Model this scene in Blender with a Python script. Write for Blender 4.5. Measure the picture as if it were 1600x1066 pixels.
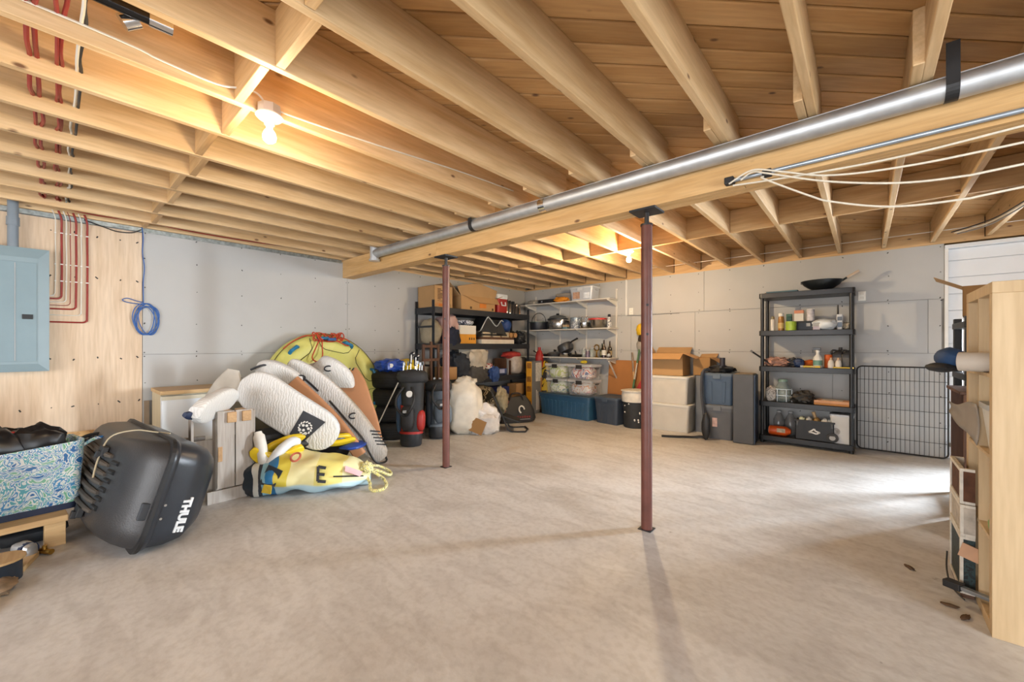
import bpy, bmesh, math, random
from mathutils import Matrix, Vector, noise
R = math.radians
rnd = random.Random(7)
scene = bpy.context.scene
for o in list(bpy.data.objects): bpy.data.objects.remove(o)
C = scene.collection

# ------------------------------------------------------------------ camera, world, daylight, exposure
CAM = Vector((5.43, -6.6, 1.271))
cam_d = bpy.data.cameras.new('camera'); cam = bpy.data.objects.new('camera', cam_d); C.objects.link(cam)
cam.location = CAM; cam.rotation_euler = (R(90), 0, R(41.3))
cam_d.sensor_fit = 'HORIZONTAL'; cam_d.sensor_width = 36.0; cam_d.lens = 36.0 * 628.0 / 1600.0
cam_d.shift_y = (540.2 - 533.0) / 1600.0
cam_d.clip_start = 0.02
scene.camera = cam

world = bpy.data.worlds.new('world'); scene.world = world; world.use_nodes = True
wb = world.node_tree.nodes['Background']; wb.inputs[0].default_value = (0.80, 0.90, 1.0, 1); wb.inputs[1].default_value = 1.2

def area(name, loc, target, sx, sy, power, col):
    l = bpy.data.lights.new(name, 'AREA'); l.shape = 'RECTANGLE'; l.size = sx; l.size_y = sy; l.energy = power; l.color = col
    o = bpy.data.objects.new(name, l); C.objects.link(o); o.location = loc
    o.rotation_euler = (Vector(target) - Vector(loc)).to_track_quat('-Z', 'Z').to_euler()
    return o
# daylight through the glazed door in the back wall (behind the bookcases), the patio door on the right
# plus an added front fill light at an invented opening behind the camera
area('daylight_door_back', (9.5, 2.4, 1.75), (6.0, -1.6, 0.2), 2.6, 2.2, 4000, (0.82, 0.91, 1.0))
area('daylight_patio_right', (9.45, -6.2, 1.25), (3.0, -6.2, 1.0), 4.0, 2.1, 300, (0.90, 0.95, 1.0))
area('fill_light_front', (4.3, -11.25, 1.25), (4.0, -5.0, 1.2), 5.6, 2.1, 270, (0.98, 0.98, 1.0))

vs = scene.view_settings
vs.view_transform = 'Standard'; vs.look = 'None'; vs.gamma = 1.0; vs.use_curve_mapping = False
vs.exposure = 0.42
cy = scene.cycles; cy.adaptive_threshold = 0.02; cy.max_bounces = 6; cy.diffuse_bounces = 3; cy.glossy_bounces = 3; cy.transmission_bounces = 4; cy.transparent_max_bounces = 10; cy.caustics_reflective = False; cy.caustics_refractive = False

# ------------------------------------------------------------------ mesh helpers
class MB:
    def __init__(s): s.v = []; s.f = []; s.m = []
    def add(s, vs, fs, mi=0, T=None):
        b = len(s.v)
        for p in vs:
            p = Vector(p); s.v.append(tuple(T @ p) if T else tuple(p))
        for f in fs: s.f.append(tuple(b + i for i in f)); s.m.append(mi)
        return s
    def box(s, lo, hi, mi=0, T=None):
        x0, y0, z0 = lo; x1, y1, z1 = hi
        return s.add([(x0,y0,z0),(x1,y0,z0),(x1,y1,z0),(x0,y1,z0),(x0,y0,z1),(x1,y0,z1),(x1,y1,z1),(x0,y1,z1)],
            [(0,3,2,1),(4,5,6,7),(0,1,5,4),(1,2,6,5),(2,3,7,6),(3,0,4,7)], mi, T)
    def cbox(s, c, d, mi=0, T=None):
        return s.box([c[i]-d[i]/2 for i in range(3)], [c[i]+d[i]/2 for i in range(3)], mi, T)
    def bar(s, p0, p1, w, h, up=(0,0,1), mi=0):
        p0 = Vector(p0); p1 = Vector(p1); d = (p1-p0); L = d.length; d.normalize()
        u = Vector(up); r = d.cross(u)
        if r.length < 1e-5: u = Vector((1,0,0)); r = d.cross(u)
        r.normalize(); u = r.cross(d)
        T = Matrix((( d.x, r.x, u.x, p0.x),(d.y, r.y, u.y, p0.y),(d.z, r.z, u.z, p0.z),(0,0,0,1)))
        return s.box((0,-w/2,-h/2),(L,w/2,h/2), mi, T)
    def tube(s, pts, r, n=6, closed=False, mi=0, caps=True):
        pts = [Vector(p) for p in pts]; N = len(pts); rings = []; prev = None
        for i, p in enumerate(pts):
            a = pts[i-1] if (i or closed) else p; b = pts[(i+1) % N] if (i < N-1 or closed) else p
            d = (b-a).normalized()
            if prev is None:
                u = Vector((0,0,1)) if abs(d.z) < .9 else Vector((1,0,0)); u = (u - d*u.dot(d)).normalized()
            else:
                u = prev - d*prev.dot(d)
                u = u.normalized() if u.length > 1e-6 else Vector((1,0,0))
            prev = u; w = d.cross(u); rr = r[i] if isinstance(r, (list, tuple)) else r
            rings.append([p + u*rr*math.cos(2*math.pi*k/n) + w*rr*math.sin(2*math.pi*k/n) for k in range(n)])
        return s.loft(rings, mi=mi, caps=caps and not closed, loop=closed)
    def loft(s, rings, mi=0, caps=True, loop=False, T=None):
        n = len(rings[0]); vs = [p for r in rings for p in r]; fs = []; N = len(rings)
        for i in range(N if loop else N-1):
            j = (i+1) % N
            for k in range(n):
                k2 = (k+1) % n; fs.append((i*n+k, i*n+k2, j*n+k2, j*n+k))
        if caps and not loop: fs.append(tuple(range(n-1,-1,-1))); fs.append(tuple((N-1)*n+k for k in range(n)))
        return s.add(vs, fs, mi, T)
    def cyl(s, p0, p1, r0, r1=None, n=14, mi=0): return s.tube([p0, p1], [r0, r0 if r1 is None else r1], n, mi=mi)
    def lathe(s, prof, c=(0,0,0), n=18, mi=0, T=None, sy=1.0):
        rings = [[(c[0]+r*math.cos(2*math.pi*k/n), c[1]+sy*r*math.sin(2*math.pi*k/n), c[2]+z) for k in range(n)] for r, z in prof]
        return s.loft(rings, mi=mi, T=T)
    def prism(s, poly, z0, z1, mi=0, T=None):
        n = len(poly)
        return s.loft([[(x,y,z0) for x,y in poly],[(x,y,z1) for x,y in poly]], mi=mi, T=T)
    def grid(s, fn, nu, nv, mi=0, T=None):
        vs = [fn(i/nu, j/nv) for j in range(nv+1) for i in range(nu+1)]
        fs = [(j*(nu+1)+i, j*(nu+1)+i+1, (j+1)*(nu+1)+i+1, (j+1)*(nu+1)+i) for j in range(nv) for i in range(nu)]
        return s.add(vs, fs, mi, T)
    def blob(s, c, r, seed=0, amp=.15, fr=2.0, nu=24, nv=14, flat=None, mi=0, T=None, e=1.0):
        c = Vector(c); rings = []; off = Vector((seed*3.17, seed*1.31, seed*7.7))
        for j in range(nv+1):
            th = math.pi*(j/nv) ; th = min(max(th, .06), math.pi-.06); ring = []
            for i in range(nu):
                ph = 2*math.pi*i/nu
                d = Vector((math.sin(th)*math.cos(ph), math.sin(th)*math.sin(ph), -math.cos(th)))
                sg = lambda q: math.copysign(abs(q)**e, q)
                k = 1 + amp*(noise.noise(d*fr+off) + .5*noise.noise(d*fr*2.6+off))
                p = Vector((sg(d.x)*r[0]*k, sg(d.y)*r[1]*k, sg(d.z)*r[2]*k)) + c
                if flat is not None and p.z < flat: p.z = flat + .02*(p.z-flat)
                ring.append(p)
            rings.append(ring)
        return s.loft(rings, mi=mi, T=T)
    def mesh(s, name, mats, smooth=False):
        me = bpy.data.meshes.new(name); me.from_pydata(s.v, [], s.f)
        for m in (mats if isinstance(mats, (list, tuple)) else [mats]): me.materials.append(m)
        if any(s.m): me.polygons.foreach_set('material_index', s.m)
        bm = bmesh.new(); bm.from_mesh(me); bmesh.ops.recalc_face_normals(bm, faces=bm.faces); bm.to_mesh(me); bm.free()
        if smooth:
            me.polygons.foreach_set('use_smooth', [True]*len(me.polygons)); me.set_sharp_from_angle(angle=R(42))
        me.update(); return me

def obj(name, mb, mat, parent=None, smooth=False, bev=0, loc=None, rot=None):
    me = mb.mesh(name, mat, smooth) if isinstance(mb, MB) else mb
    o = bpy.data.objects.new(name, me); C.objects.link(o)
    if parent: o.parent = parent
    if loc: o.location = loc
    if rot: o.rotation_euler = rot
    if bev:
        b = o.modifiers.new('bevel', 'BEVEL'); b.width = bev; b.segments = 2; b.limit_method = 'ANGLE'
    return o
def tag(o, label, cat, group=None):
    o['label'] = label; o['category'] = cat
    if group: o['group'] = group
    return o
def thing(name, label, cat, loc=(0,0,0), rz=0, group=None):
    o = bpy.data.objects.new(name, None); C.objects.link(o); o.location = loc; o.rotation_euler = (0,0,rz)
    o.empty_display_size = .1
    return tag(o, label, cat, group)
def struct(name, mb=None, mat=None, **k):
    if mb is None:
        o = bpy.data.objects.new(name, None); C.objects.link(o)
    else: o = obj(name, mb, mat, **k)
    o['kind'] = 'structure'; return o
def single(name, label, cat, mb, mat, loc=(0,0,0), rz=0, group=None, **k):
    o = obj(name, mb, mat, **k); o.location = loc; o.rotation_euler = (0,0,rz); return tag(o, label, cat, group)
def share(o, parent=None, loc=None, rot=None):
    c = o.copy(); C.objects.link(c)
    if parent: c.parent = parent
    if loc is not None: c.location = loc
    if rot is not None: c.rotation_euler = rot
    return c
def frame(p, e, n=None):
    """matrix: X along e, Y into the thing, Z up"""
    e = Vector(e).normalized(); z = Vector((0,0,1)) if n is None else Vector(n).normalized(); y = z.cross(e).normalized(); z = e.cross(y)
    return Matrix(((e.x,y.x,z.x,p[0]),(e.y,y.y,z.y,p[1]),(e.z,y.z,z.z,p[2]),(0,0,0,1)))
def spline(pts, k=6, closed=False):
    P = [Vector(p) for p in pts]; N = len(P); out = []
    for i in range(N if closed else N-1):
        a = P[i-1] if (i or closed) else P[0]; b = P[i]; c = P[(i+1) % N]; d = P[(i+2) % N] if (closed or i+2 < N) else P[-1]
        for t in range(k):
            t /= k
            out.append(.5*((2*b)+(c-a)*t+(2*a-5*b+4*c-d)*t*t+(3*b-a-3*c+d)*t**3))
    if not closed: out.append(P[-1])
    return out
def rrect(w, h, r, n=5, cx=0, cy=0):
    out = []
    for sx, sy, a0 in ((1,1,0),(-1,1,90),(-1,-1,180),(1,-1,270)):
        for i in range(n+1):
            a = R(a0 + 90*i/n); out.append((cx+sx*(w/2-r)+r*math.cos(a), cy+sy*(h/2-r)+r*math.sin(a)))
    return out
def text_mesh(s, size, mat, depth=.002, bold=.0):
    cu = bpy.data.curves.new('text', 'FONT'); cu.body = s; cu.size = size; cu.extrude = depth; cu.offset = bold
    cu.align_x = 'CENTER'; cu.align_y = 'CENTER'; cu.resolution_u = 3
    o = bpy.data.objects.new('text', cu); C.objects.link(o)
    bpy.context.view_layer.update()
    me = bpy.data.meshes.new_from_object(o.evaluated_get(bpy.context.evaluated_depsgraph_get()))
    bpy.data.objects.remove(o); me.materials.clear(); me.materials.append(mat); return me

# ------------------------------------------------------------------ materials
def srgb(h):
    h = h.lstrip('#'); c = [int(h[i:i+2], 16)/255 for i in (0,2,4)]
    return tuple((x/12.92 if x <= .04045 else ((x+.055)/1.055)**2.4) for x in c)
_cache = {}
def base(name):
    m = bpy.data.materials.new(name); m.use_nodes = True; nt = m.node_tree
    return m, nt, nt.nodes['Principled BSDF'], nt.nodes.new('ShaderNodeTexCoord')
def N(nt, t, **kw):
    n = nt.nodes.new('ShaderNode'+t)
    for k, v in kw.items():
        if k.startswith('_'): setattr(n, k[1:], v)
        else: n.inputs[k.replace('__',' ')].default_value = v
    return n
def ramp(nt, stops):
    n = nt.nodes.new('ShaderNodeValToRGB'); el = n.color_ramp.elements
    while len(el) < len(stops): el.new(.5)
    for e, (p, c) in zip(el, stops): e.position = p; e.color = (*c, 1) if len(c) == 3 else c
    return n
def mix(nt, fac, a, b, mode='MIX'):
    n = nt.nodes.new('ShaderNodeMix'); n.data_type = 'RGBA'; n.blend_type = mode
    for sock, v in ((n.inputs[0], fac), (n.inputs[6], a), (n.inputs[7], b)):
        if hasattr(v, 'is_output'): nt.links.new(v, sock)
        elif isinstance(v, (int, float)): sock.default_value = v
        else: sock.default_value = (*v, 1)
    return n.outputs[2]
def M(col, rough=.6, metal=0, var=.12, vs=6., bump=0, bs=60., alpha=1, trans=0, emit=0, spec=.5, sheen=0):
    """plain procedural material: colour with soft mottling and fine bump"""
    if isinstance(col, str): col = srgb(col)
    key = (tuple(round(c,4) for c in col), rough, metal, var, vs, bump, bs, alpha, trans, emit, spec)
    if key in _cache: return _cache[key]
    m, nt, b, tc = base('surface_%d' % len(_cache)); L = nt.links.new
    nz = N(nt, 'TexNoise', Scale=vs, Detail=4.0); L(tc.outputs['Object'], nz.inputs['Vector'])
    r = ramp(nt, [(.3, tuple(c*(1-var) for c in col)), (.7, tuple(min(1, c*(1+var)) for c in col))]); L(nz.outputs[0], r.inputs[0])
    L(r.outputs[0], b.inputs['Base Color'])
    b.inputs['Roughness'].default_value = rough; b.inputs['Metallic'].default_value = metal; b.inputs['Alpha'].default_value = alpha
    b.inputs['Transmission Weight'].default_value = trans; b.inputs['Specular IOR Level'].default_value = spec
    if emit: b.inputs['Emission Color'].default_value = (*col, 1); b.inputs['Emission Strength'].default_value = emit
    if bump:
        n2 = N(nt, 'TexNoise', Scale=bs, Detail=3.0); L(tc.outputs['Object'], n2.inputs['Vector'])
        bp = N(nt, 'Bump', Strength=bump, Distance=.01); L(n2.outputs[0], bp.inputs['Height']); L(bp.outputs[0], b.inputs['Normal'])
    _cache[key] = m; return m
def wood(name, c0, c1, axis='X', knots=True, rough=.55, kcol=(.16,.075,.03), rscale=1., kn=1., tone=.22, ksel=.52):
    m, nt, b, tc = base(name); L = nt.links.new
    oi = nt.nodes.new('ShaderNodeObjectInfo')
    mul = N(nt, 'VectorMath', _operation='SCALE'); L(oi.outputs['Random'], mul.inputs[3]); mul.inputs[0].default_value = (17.3, 9.1, 23.7)
    add = N(nt, 'VectorMath', _operation='ADD'); L(tc.outputs['Object'], add.inputs[0]); L(mul.outputs[0], add.inputs[1])
    st = {'X': (1, 9, 9), 'Y': (9, 1, 9), 'Z': (9, 9, 1)}[axis]
    mp = N(nt, 'Mapping'); mp.inputs['Scale'].default_value = tuple(q*rscale for q in st); L(add.outputs[0], mp.inputs[0])
    n1 = N(nt, 'TexNoise', Scale=1.6, Detail=5.0, Distortion=.6); L(mp.outputs[0], n1.inputs['Vector'])
    mp2 = N(nt, 'Mapping'); mp2.inputs['Scale'].default_value = tuple((q if q == 1 else 14)*rscale for q in st); L(add.outputs[0], mp2.inputs[0])
    n2 = N(nt, 'TexNoise', Scale=5.0, Detail=3.0); L(mp2.outputs[0], n2.inputs['Vector'])
    r1 = ramp(nt, [(.32, c1), (.66, c0)]); L(n1.outputs[0], r1.inputs[0])
    r2 = ramp(nt, [(.35, (.78,.74,.70)), (.62, (1,1,1))]); L(n2.outputs[0], r2.inputs[0])
    col = mix(nt, .55, r1.outputs[0], r2.outputs[0], 'MULTIPLY')
    hv = ramp(nt, [(0, (1-tone, 1-tone*1.15, 1-tone*1.4)), (1, (1,1,1))]); L(oi.outputs['Random'], hv.inputs[0])
    col = mix(nt, 1., col, hv.outputs[0], 'MULTIPLY')
    if knots:
        mk = N(nt, 'Mapping'); L(add.outputs[0], mk.inputs[0])
        mks = {'X': (3.2, 6.5, 6.5), 'Y': (6.5, 3.2, 6.5), 'Z': (6.5, 6.5, 3.2)}[axis]; mk.inputs['Scale'].default_value = tuple(q*kn for q in mks)
        vo = N(nt, 'TexVoronoi', Scale=1.0, Randomness=1.0); L(mk.outputs[0], vo.inputs['Vector'])
        kr = ramp(nt, [(.05, (1,1,1)), (.11, (0,0,0))]); L(vo.outputs['Distance'], kr.inputs[0])
        sel = N(nt, 'Math', _operation='GREATER_THAN'); sel.inputs[1].default_value = ksel
        sp = nt.nodes.new('ShaderNodeSeparateColor'); L(vo.outputs['Color'], sp.inputs[0]); L(sp.outputs[0], sel.inputs[0])
        kk = N(nt, 'Math', _operation='MULTIPLY'); L(kr.outputs[0], kk.inputs[0]); L(sel.outputs[0], kk.inputs[1])
        col = mix(nt, kk.outputs[0], col, kcol)
    L(col, b.inputs['Base Color']); b.inputs['Roughness'].default_value = rough
    bp = N(nt, 'Bump', Strength=.12, Distance=.01); L(n2.outputs[0], bp.inputs['Height']); L(bp.outputs[0], b.inputs['Normal'])
    return m
WJ = wood('joist_pine', (.78,.56,.32), (.67,.44,.215), 'Y', kn=1.25, ksel=.42)
WJX = wood('blocking_pine', (.72,.48,.24), (.60,.36,.15), 'X', kn=1.25)
WBEAM = wood('beam_pine', (.74,.48,.22), (.63,.37,.14), 'X', kn=1.1, tone=.08, ksel=.6)
WDECK = wood('deck_board_pine', (.70,.43,.19), (.59,.33,.125), 'X', tone=.30, kn=1.3, ksel=.2)
WPLY = wood('plywood_spruce', (.74,.58,.42), (.66,.49,.33), 'Z', kn=.55, rscale=.8, tone=.03)
WPAL = wood('pallet_grey_wood', (.50,.46,.42), (.38,.34,.30), 'Z', kn=.6)
WBIRCH = wood('birch_veneer', (.62,.46,.27), (.56,.40,.22), 'Z', knots=False, rscale=.6, tone=.03)
WRAW = wood('raw_lumber', (.72,.50,.25), (.60,.38,.17), 'X')
WDARK = wood('dark_brown_wood', (.16,.075,.04), (.09,.04,.022), 'Z', knots=False)

def drywall():
    m, nt, b, tc = base('drywall_paper'); L = nt.links.new
    nz = N(nt, 'TexNoise', Scale=1.3, Detail=5.0); L(tc.outputs['Object'], nz.inputs['Vector'])
    r = ramp(nt, [(.3, (.44,.435,.42)), (.7, (.49,.485,.47))]); L(nz.outputs[0], r.inputs[0]); L(r.outputs[0], b.inputs['Base Color'])
    b.inputs['Roughness'].default_value = .85; return m
DRY = drywall()
def concrete():
    m, nt, b, tc = base('concrete_floor'); L = nt.links.new
    def nz(s, d, dist=0, sc=(1,1,1)):
        mp = N(nt, 'Mapping'); mp.inputs['Scale'].default_value = sc; mp.inputs['Rotation'].default_value = (0,0,.7); L(tc.outputs['Object'], mp.inputs[0])
        n = N(nt, 'TexNoise', Scale=s, Detail=d, Distortion=dist); L(mp.outputs[0], n.inputs['Vector']); return n.outputs[0]
    a = ramp(nt, [(.30, (.50,.48,.455)), (.50, (.61,.60,.585)), (.72, (.67,.665,.655))]); L(nz(.9, 8., .8), a.inputs[0])
    s = ramp(nt, [(.33, (.72,.70,.69)), (.58, (1,1,1))]); L(nz(2.4, 7., 1.2, (1,3.2,1)), s.inputs[0])
    col = mix(nt, .55, a.outputs[0], s.outputs[0], 'MULTIPLY')
    f = ramp(nt, [(.36, (.74,.72,.70)), (.55, (1,1,1))]); L(nz(26., 6.), f.inputs[0])
    col = mix(nt, .40, col, f.outputs[0], 'MULTIPLY')
    st = ramp(nt, [(.66, (0,0,0)), (.80, (1,1,1))]); L(nz(.75, 4., .4), st.inputs[0])
    col = mix(nt, st.outputs[0], col, (.40,.30,.20))
    pt = ramp(nt, [(.715, (0,0,0)), (.735, (1,1,1))]); L(nz(1.7, 5., .9), pt.inputs[0])
    col = mix(nt, pt.outputs[0], col, (.60,.59,.58))
    dk = ramp(nt, [(.745, (0,0,0)), (.78, (1,1,1))]); L(nz(9., 3.), dk.inputs[0])
    col = mix(nt, dk.outputs[0], col, (.22,.20,.18))
    L(col, b.inputs['Base Color'])
    rr = ramp(nt, [(.3, (.42,)*3), (.7, (.66,)*3)]); L(nz(3., 4.), rr.inputs[0]); L(rr.outputs[0], b.inputs['Roughness'])
    bp = N(nt, 'Bump', Strength=.10, Distance=.01); L(nz(40., 4.), bp.inputs['Height']); L(bp.outputs[0], b.inputs['Normal'])
    return m
CONC = concrete()
def osb():
    m, nt, b, tc = base('osb_strands'); L = nt.links.new
    mp = N(nt, 'Mapping'); mp.inputs['Scale'].default_value = (1,18,34); L(tc.outputs['Object'], mp.inputs[0])
    vo = N(nt, 'TexVoronoi', Scale=1.6); L(mp.outputs[0], vo.inputs['Vector'])
    r = ramp(nt, [(0, (.30,.15,.05)), (.5, (.52,.30,.12)), (1, (.66,.44,.20))]); L(vo.outputs['Color'], r.inputs[0]); L(r.outputs[0], b.inputs['Base Color'])
    b.inputs['Roughness'].default_value = .7; return m
OSB = osb()
def pattern(name, cols, scale, dist=3., rough=.5, kind='noise', sc=(1,1,1), bump=0):
    m, nt, b, tc = base(name); L = nt.links.new
    mp = N(nt, 'Mapping'); mp.inputs['Scale'].default_value = sc; L(tc.outputs['Object'], mp.inputs[0])
    if kind == 'noise': n = N(nt, 'TexNoise', Scale=scale, Detail=2.0, Distortion=dist); out = n.outputs[0]
    elif kind == 'wave': n = N(nt, 'TexWave', Scale=scale, Distortion=dist, Detail=2.0); out = n.outputs[0]
    else: n = N(nt, 'TexVoronoi', Scale=scale); out = n.outputs['Color']
    L(mp.outputs[0], n.inputs['Vector'])
    r = ramp(nt, cols); r.color_ramp.interpolation = 'CONSTANT' if kind != 'wave' else 'LINEAR'
    if kind == 'vor': 
        sp = nt.nodes.new('ShaderNodeSeparateColor'); L(out, sp.inputs[0]); out = sp.outputs[0]
    L(out, r.inputs[0]); L(r.outputs[0], b.inputs['Base Color']); b.inputs['Roughness'].default_value = rough
    if bump:
        bp = N(nt, 'Bump', Strength=bump, Distance=.01); L(out, bp.inputs['Height']); L(bp.outputs[0], b.inputs['Normal'])
    return m
def clear_plastic(col=(.85,.88,.9), a=.35):
    return M(col, .18, alpha=a, var=.03)
CLEAR = clear_plastic()
WHITE = M('#e6e4df', .5, var=.03); CREAM = M('#cfc6b2', .5, var=.04); BLACK = M('#1d1e20', .5, var=.15); DARK = M('#2a2b2d', .6, var=.2)
BLKPL = M('#191a1c', .38, var=.12, bump=.05, bs=150); CARD = M('#b08a5c', .8, var=.07, vs=3, bump=.04, bs=40); CARD2 = M('#9a7446', .8, var=.07, vs=3)
CARDIN = M('#a8875e', .85, var=.06); STEEL = M('#c3c5c6', .22, metal=1, var=.06); GALV = M('#bfc3c6', .5, metal=.9, var=.08, vs=14)
CHROME = M('#d8dadc', .12, metal=1, var=.02); RED = M('#a82a25', .45, var=.08); YEL = M('#d8b62a', .5, var=.08); ORANGE = M('#d2601f', .5, var=.1)
BLUE = M('#274f86', .5, var=.1); NAVY = M('#1e2a46', .6, var=.15); GREEN = M('#3f6b46', .5, var=.1); GREY = M('#7a7b7c', .6, var=.1); LGREY = M('#a9abab', .6, var=.08)
PAPER = M('#dcd8cd', .8, var=.04); GLASS = M('#b9c4bd', .08, alpha=.35, var=.02); AMBER = M('#2c1a0c', .12, var=.1); BRASS = M('#b8934a', .3, metal=1)
SCREW = M('#3c3a38', .5, metal=.6)
# ------------------------------------------------------------------ the setting
ZJ = 2.447; ZD = 2.685; XR = 9.2; YF = -11.0
struct('floor', MB().box((-.1, YF-.1, -.1), (XR+.1, .9, 0)), CONC)

def sheets(parent, rects, mk, mat, name='drywall_sheet'):
    for (a0, a1, z0, z1) in rects: obj(name, mk(a0, a1, z0, z1), mat, parent)
# left wall (x = 0): studs/backing, plywood sheet and drywall sheets with open joints
wl = struct('wall_left', MB().box((-.12, YF-.1, -.05), (-.014, .1, ZD+.02)), M('#8d8a85', .9))
def mkA(a0, a1, z0, z1): g = .0022; return MB().box((-.013, a0+g, z0+g), (0, a1-g, z1-g))
zs = 1.183; zt = 2.425
sheets(wl, [(-8.4, -6.02, .0, 2.40)], mkA, WPLY, 'plywood_sheet')
sheets(wl, [(-10.9, -8.4, 0, zs), (-10.9, -8.4, zs, zt), (-6.02, -3.9, 0, zs), (-6.02, -3.9, zs, zt), (-3.9, -1.46, 0, zs), (-3.9, -1.46, zs, zt), (-1.46, 0, 0, zs), (-1.46, 0, zs, zt)], mkA, DRY)
sc = MB()
for y0, y1 in ((-6.0, -3.92), (-3.88, -1.48), (-1.44, -.03)):
    n = max(2, round((y1-y0)/.406)+1)
    for i in range(n):
        y = y0 + (y1-y0)*i/(n-1)
        for z in (.25, .6, .9, zs-.02, zs+.02, 1.5, 1.85, 2.15, zt-.03):
            sc.cyl((-.001, y+rnd.uniform(-.01,.01), z+rnd.uniform(-.015,.015)), (.0012, y, z), .0048, n=6)
for z in (.42, .72, 1.15, 1.9, 2.3):
    for y in (-6.8, -6.62, -6.48, -6.33, -6.18, -6.05): sc.cyl((-.001, y+rnd.uniform(-.02,.02), z+rnd.uniform(-.02,.02)), (.0012, y, z), .0055, n=6)
o = obj('screw_heads', sc, SCREW, wl); o['kind'] = 'stuff'
# back wall (y = 0), drywall in three rows, ends at x = 6.10
XB = 6.10
wb_ = struct('wall_back', MB().box((-.1, .014, -.05), (XB, .12, 2.42)), M('#8d8a85', .9))
def mkB(a0, a1, z0, z1): g = .0022; return MB().box((a0+g, 0, z0+g), (a1-g, .013, z1-g))
z2 = 1.80; zt2 = 2.42
sheets(wb_, [(0, 2.68, 0, zs), (2.68, 5.117, 0, zs), (5.117, XB, 0, zs), (0, 2.38, zs, z2), (2.38, 3.435, zs, z2), (3.435, 5.971, zs, z2), (5.971, XB-.02, zs, z2),
             (0, 1.13, z2, zt2), (1.13, 3.567, z2, zt2), (3.567, XB, z2, zt2)], mkB, DRY)
sc = MB()
for i in range(15):
    x = .05 + i*.43
    if x > 6.08: continue
    for z in (.12, .4, .7, .95, zs-.02, zs+.02, 1.5, z2-.02, z2+.02, 2.1, zt2-.03):
        sc.cyl((x+rnd.uniform(-.015,.015), .001, z+rnd.uniform(-.015,.015)), (x, -.0012, z), .0048, n=6)
o = obj('screw_heads', sc, SCREW, wb_); o['kind'] = 'stuff'
# white board panelling right of the drywall, its white cap, and the bright recess above it
SHIP = M('#e4e6e8', .55, var=.02)
tw = struct('wall_alcove', MB().box((XB, .06, -.05), (6.95, .12, 2.36)), SHIP)
zz = 0.0; k = 0
while zz < 2.35:
    hh = .185 if zz < 2.15 else .20
    obj('board', MB().box((XB+.012, .040, zz+.003), (6.95, .062, min(zz+hh, 2.354)-.003)), SHIP, tw, bev=.003); zz += hh
obj('cap_board', MB().box((XB, -.03, 2.355), (6.95, .5, 2.395)), SHIP, tw, bev=.004)
obj('corner_trim', MB().box((XB, -.012, 1.13), (XB+.03, .05, 2.36)), WHITE, tw, bev=.003)
obj('sill_board', MB().box((XB-.02, -.05, 1.10), (XB+.35, .05, 1.13)), WHITE, tw, bev=.003)
obj('upper_panel', MB().box((XB-.2, .5, 2.3), (XR, .55, 2.75)), M('#f2f3f4', .6, var=.02), tw)
# rest of the back wall with the glazed door whose daylight crosses the floor
wr2 = struct('wall_back_far', MB().box((6.95, 0, -.05), (7.0, .12, 2.42)).box((7.9, 0, -.05), (XR+.1, .12, 2.42)).box((7.0, 0, 2.12), (7.9, .12, 2.42)), DRY)
d1 = struct('door_1', MB().box((7.0, .02, 0), (7.07, .09, 2.12)).box((7.83, .02, 0), (7.9, .09, 2.12)).box((7.07, .02, 2.04), (7.83, .09, 2.12)).box((7.07, .02, 0), (7.83, .09, .12)), WHITE)
obj('pane', MB().box((7.07, .05, .12), (7.83, .056, 2.04)), M('#f4f8fa', .02, alpha=.06, var=0), d1)
# right wall with patio door, front wall (behind the camera) with an opening added for the fill light
def openwall(name, along, fixed, a0, a1, o0, o1, zh):
    m = MB(); t = .12
    def bx(p, q, z0, z1):
        if along == 'Y': m.box((fixed, p, z0), (fixed+t, q, z1))
        else: m.box((p, fixed-t, z0), (q, fixed, z1))
    bx(a0, o0, -.05, ZD); bx(o1, a1, -.05, ZD); bx(o0, o1, zh, ZD)
    return struct(name, m, DRY)
openwall('wall_right', 'Y', XR, YF, .1, -8.2, -4.2, 2.3)
openwall('wall_front', 'X', YF, 0, XR, 1.5, 7.1, 2.3)
for nm, ax, fx, p, q in (('window_1', 'Y', XR+.05, -8.2, -4.2), ('added_window', 'X', YF-.06, 1.5, 7.1)):  # the second window is unseen, added to go with the front fill
    m = MB(); n = 3; mp_ = MB()
    for i in range(n+1):
        a = p + (q-p)*i/n
        lo, hi = (a-.035, a+.035)
        if ax == 'Y': m.box((fx-.02, lo, 0), (fx+.03, hi, 2.3))
        else: m.box((lo, fx-.02, 0), (hi, fx+.03, 2.3))
    for z0_, z1_ in ((0, .09), (2.21, 2.3)):
        if ax == 'Y': m.box((fx-.02, p, z0_), (fx+.03, q, z1_))
        else: m.box((p, fx-.02, z0_), (q, fx+.03, z1_))
    w = struct(nm, m, WHITE)
    if ax == 'Y': mp_.box((fx, p, .09), (fx+.006, q, 2.21))
    else: mp_.box((p, fx, .09), (q, fx+.006, 2.21))
    obj('pane', mp_, M('#f4f8fa', .02, alpha=.06, var=0), w)

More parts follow.
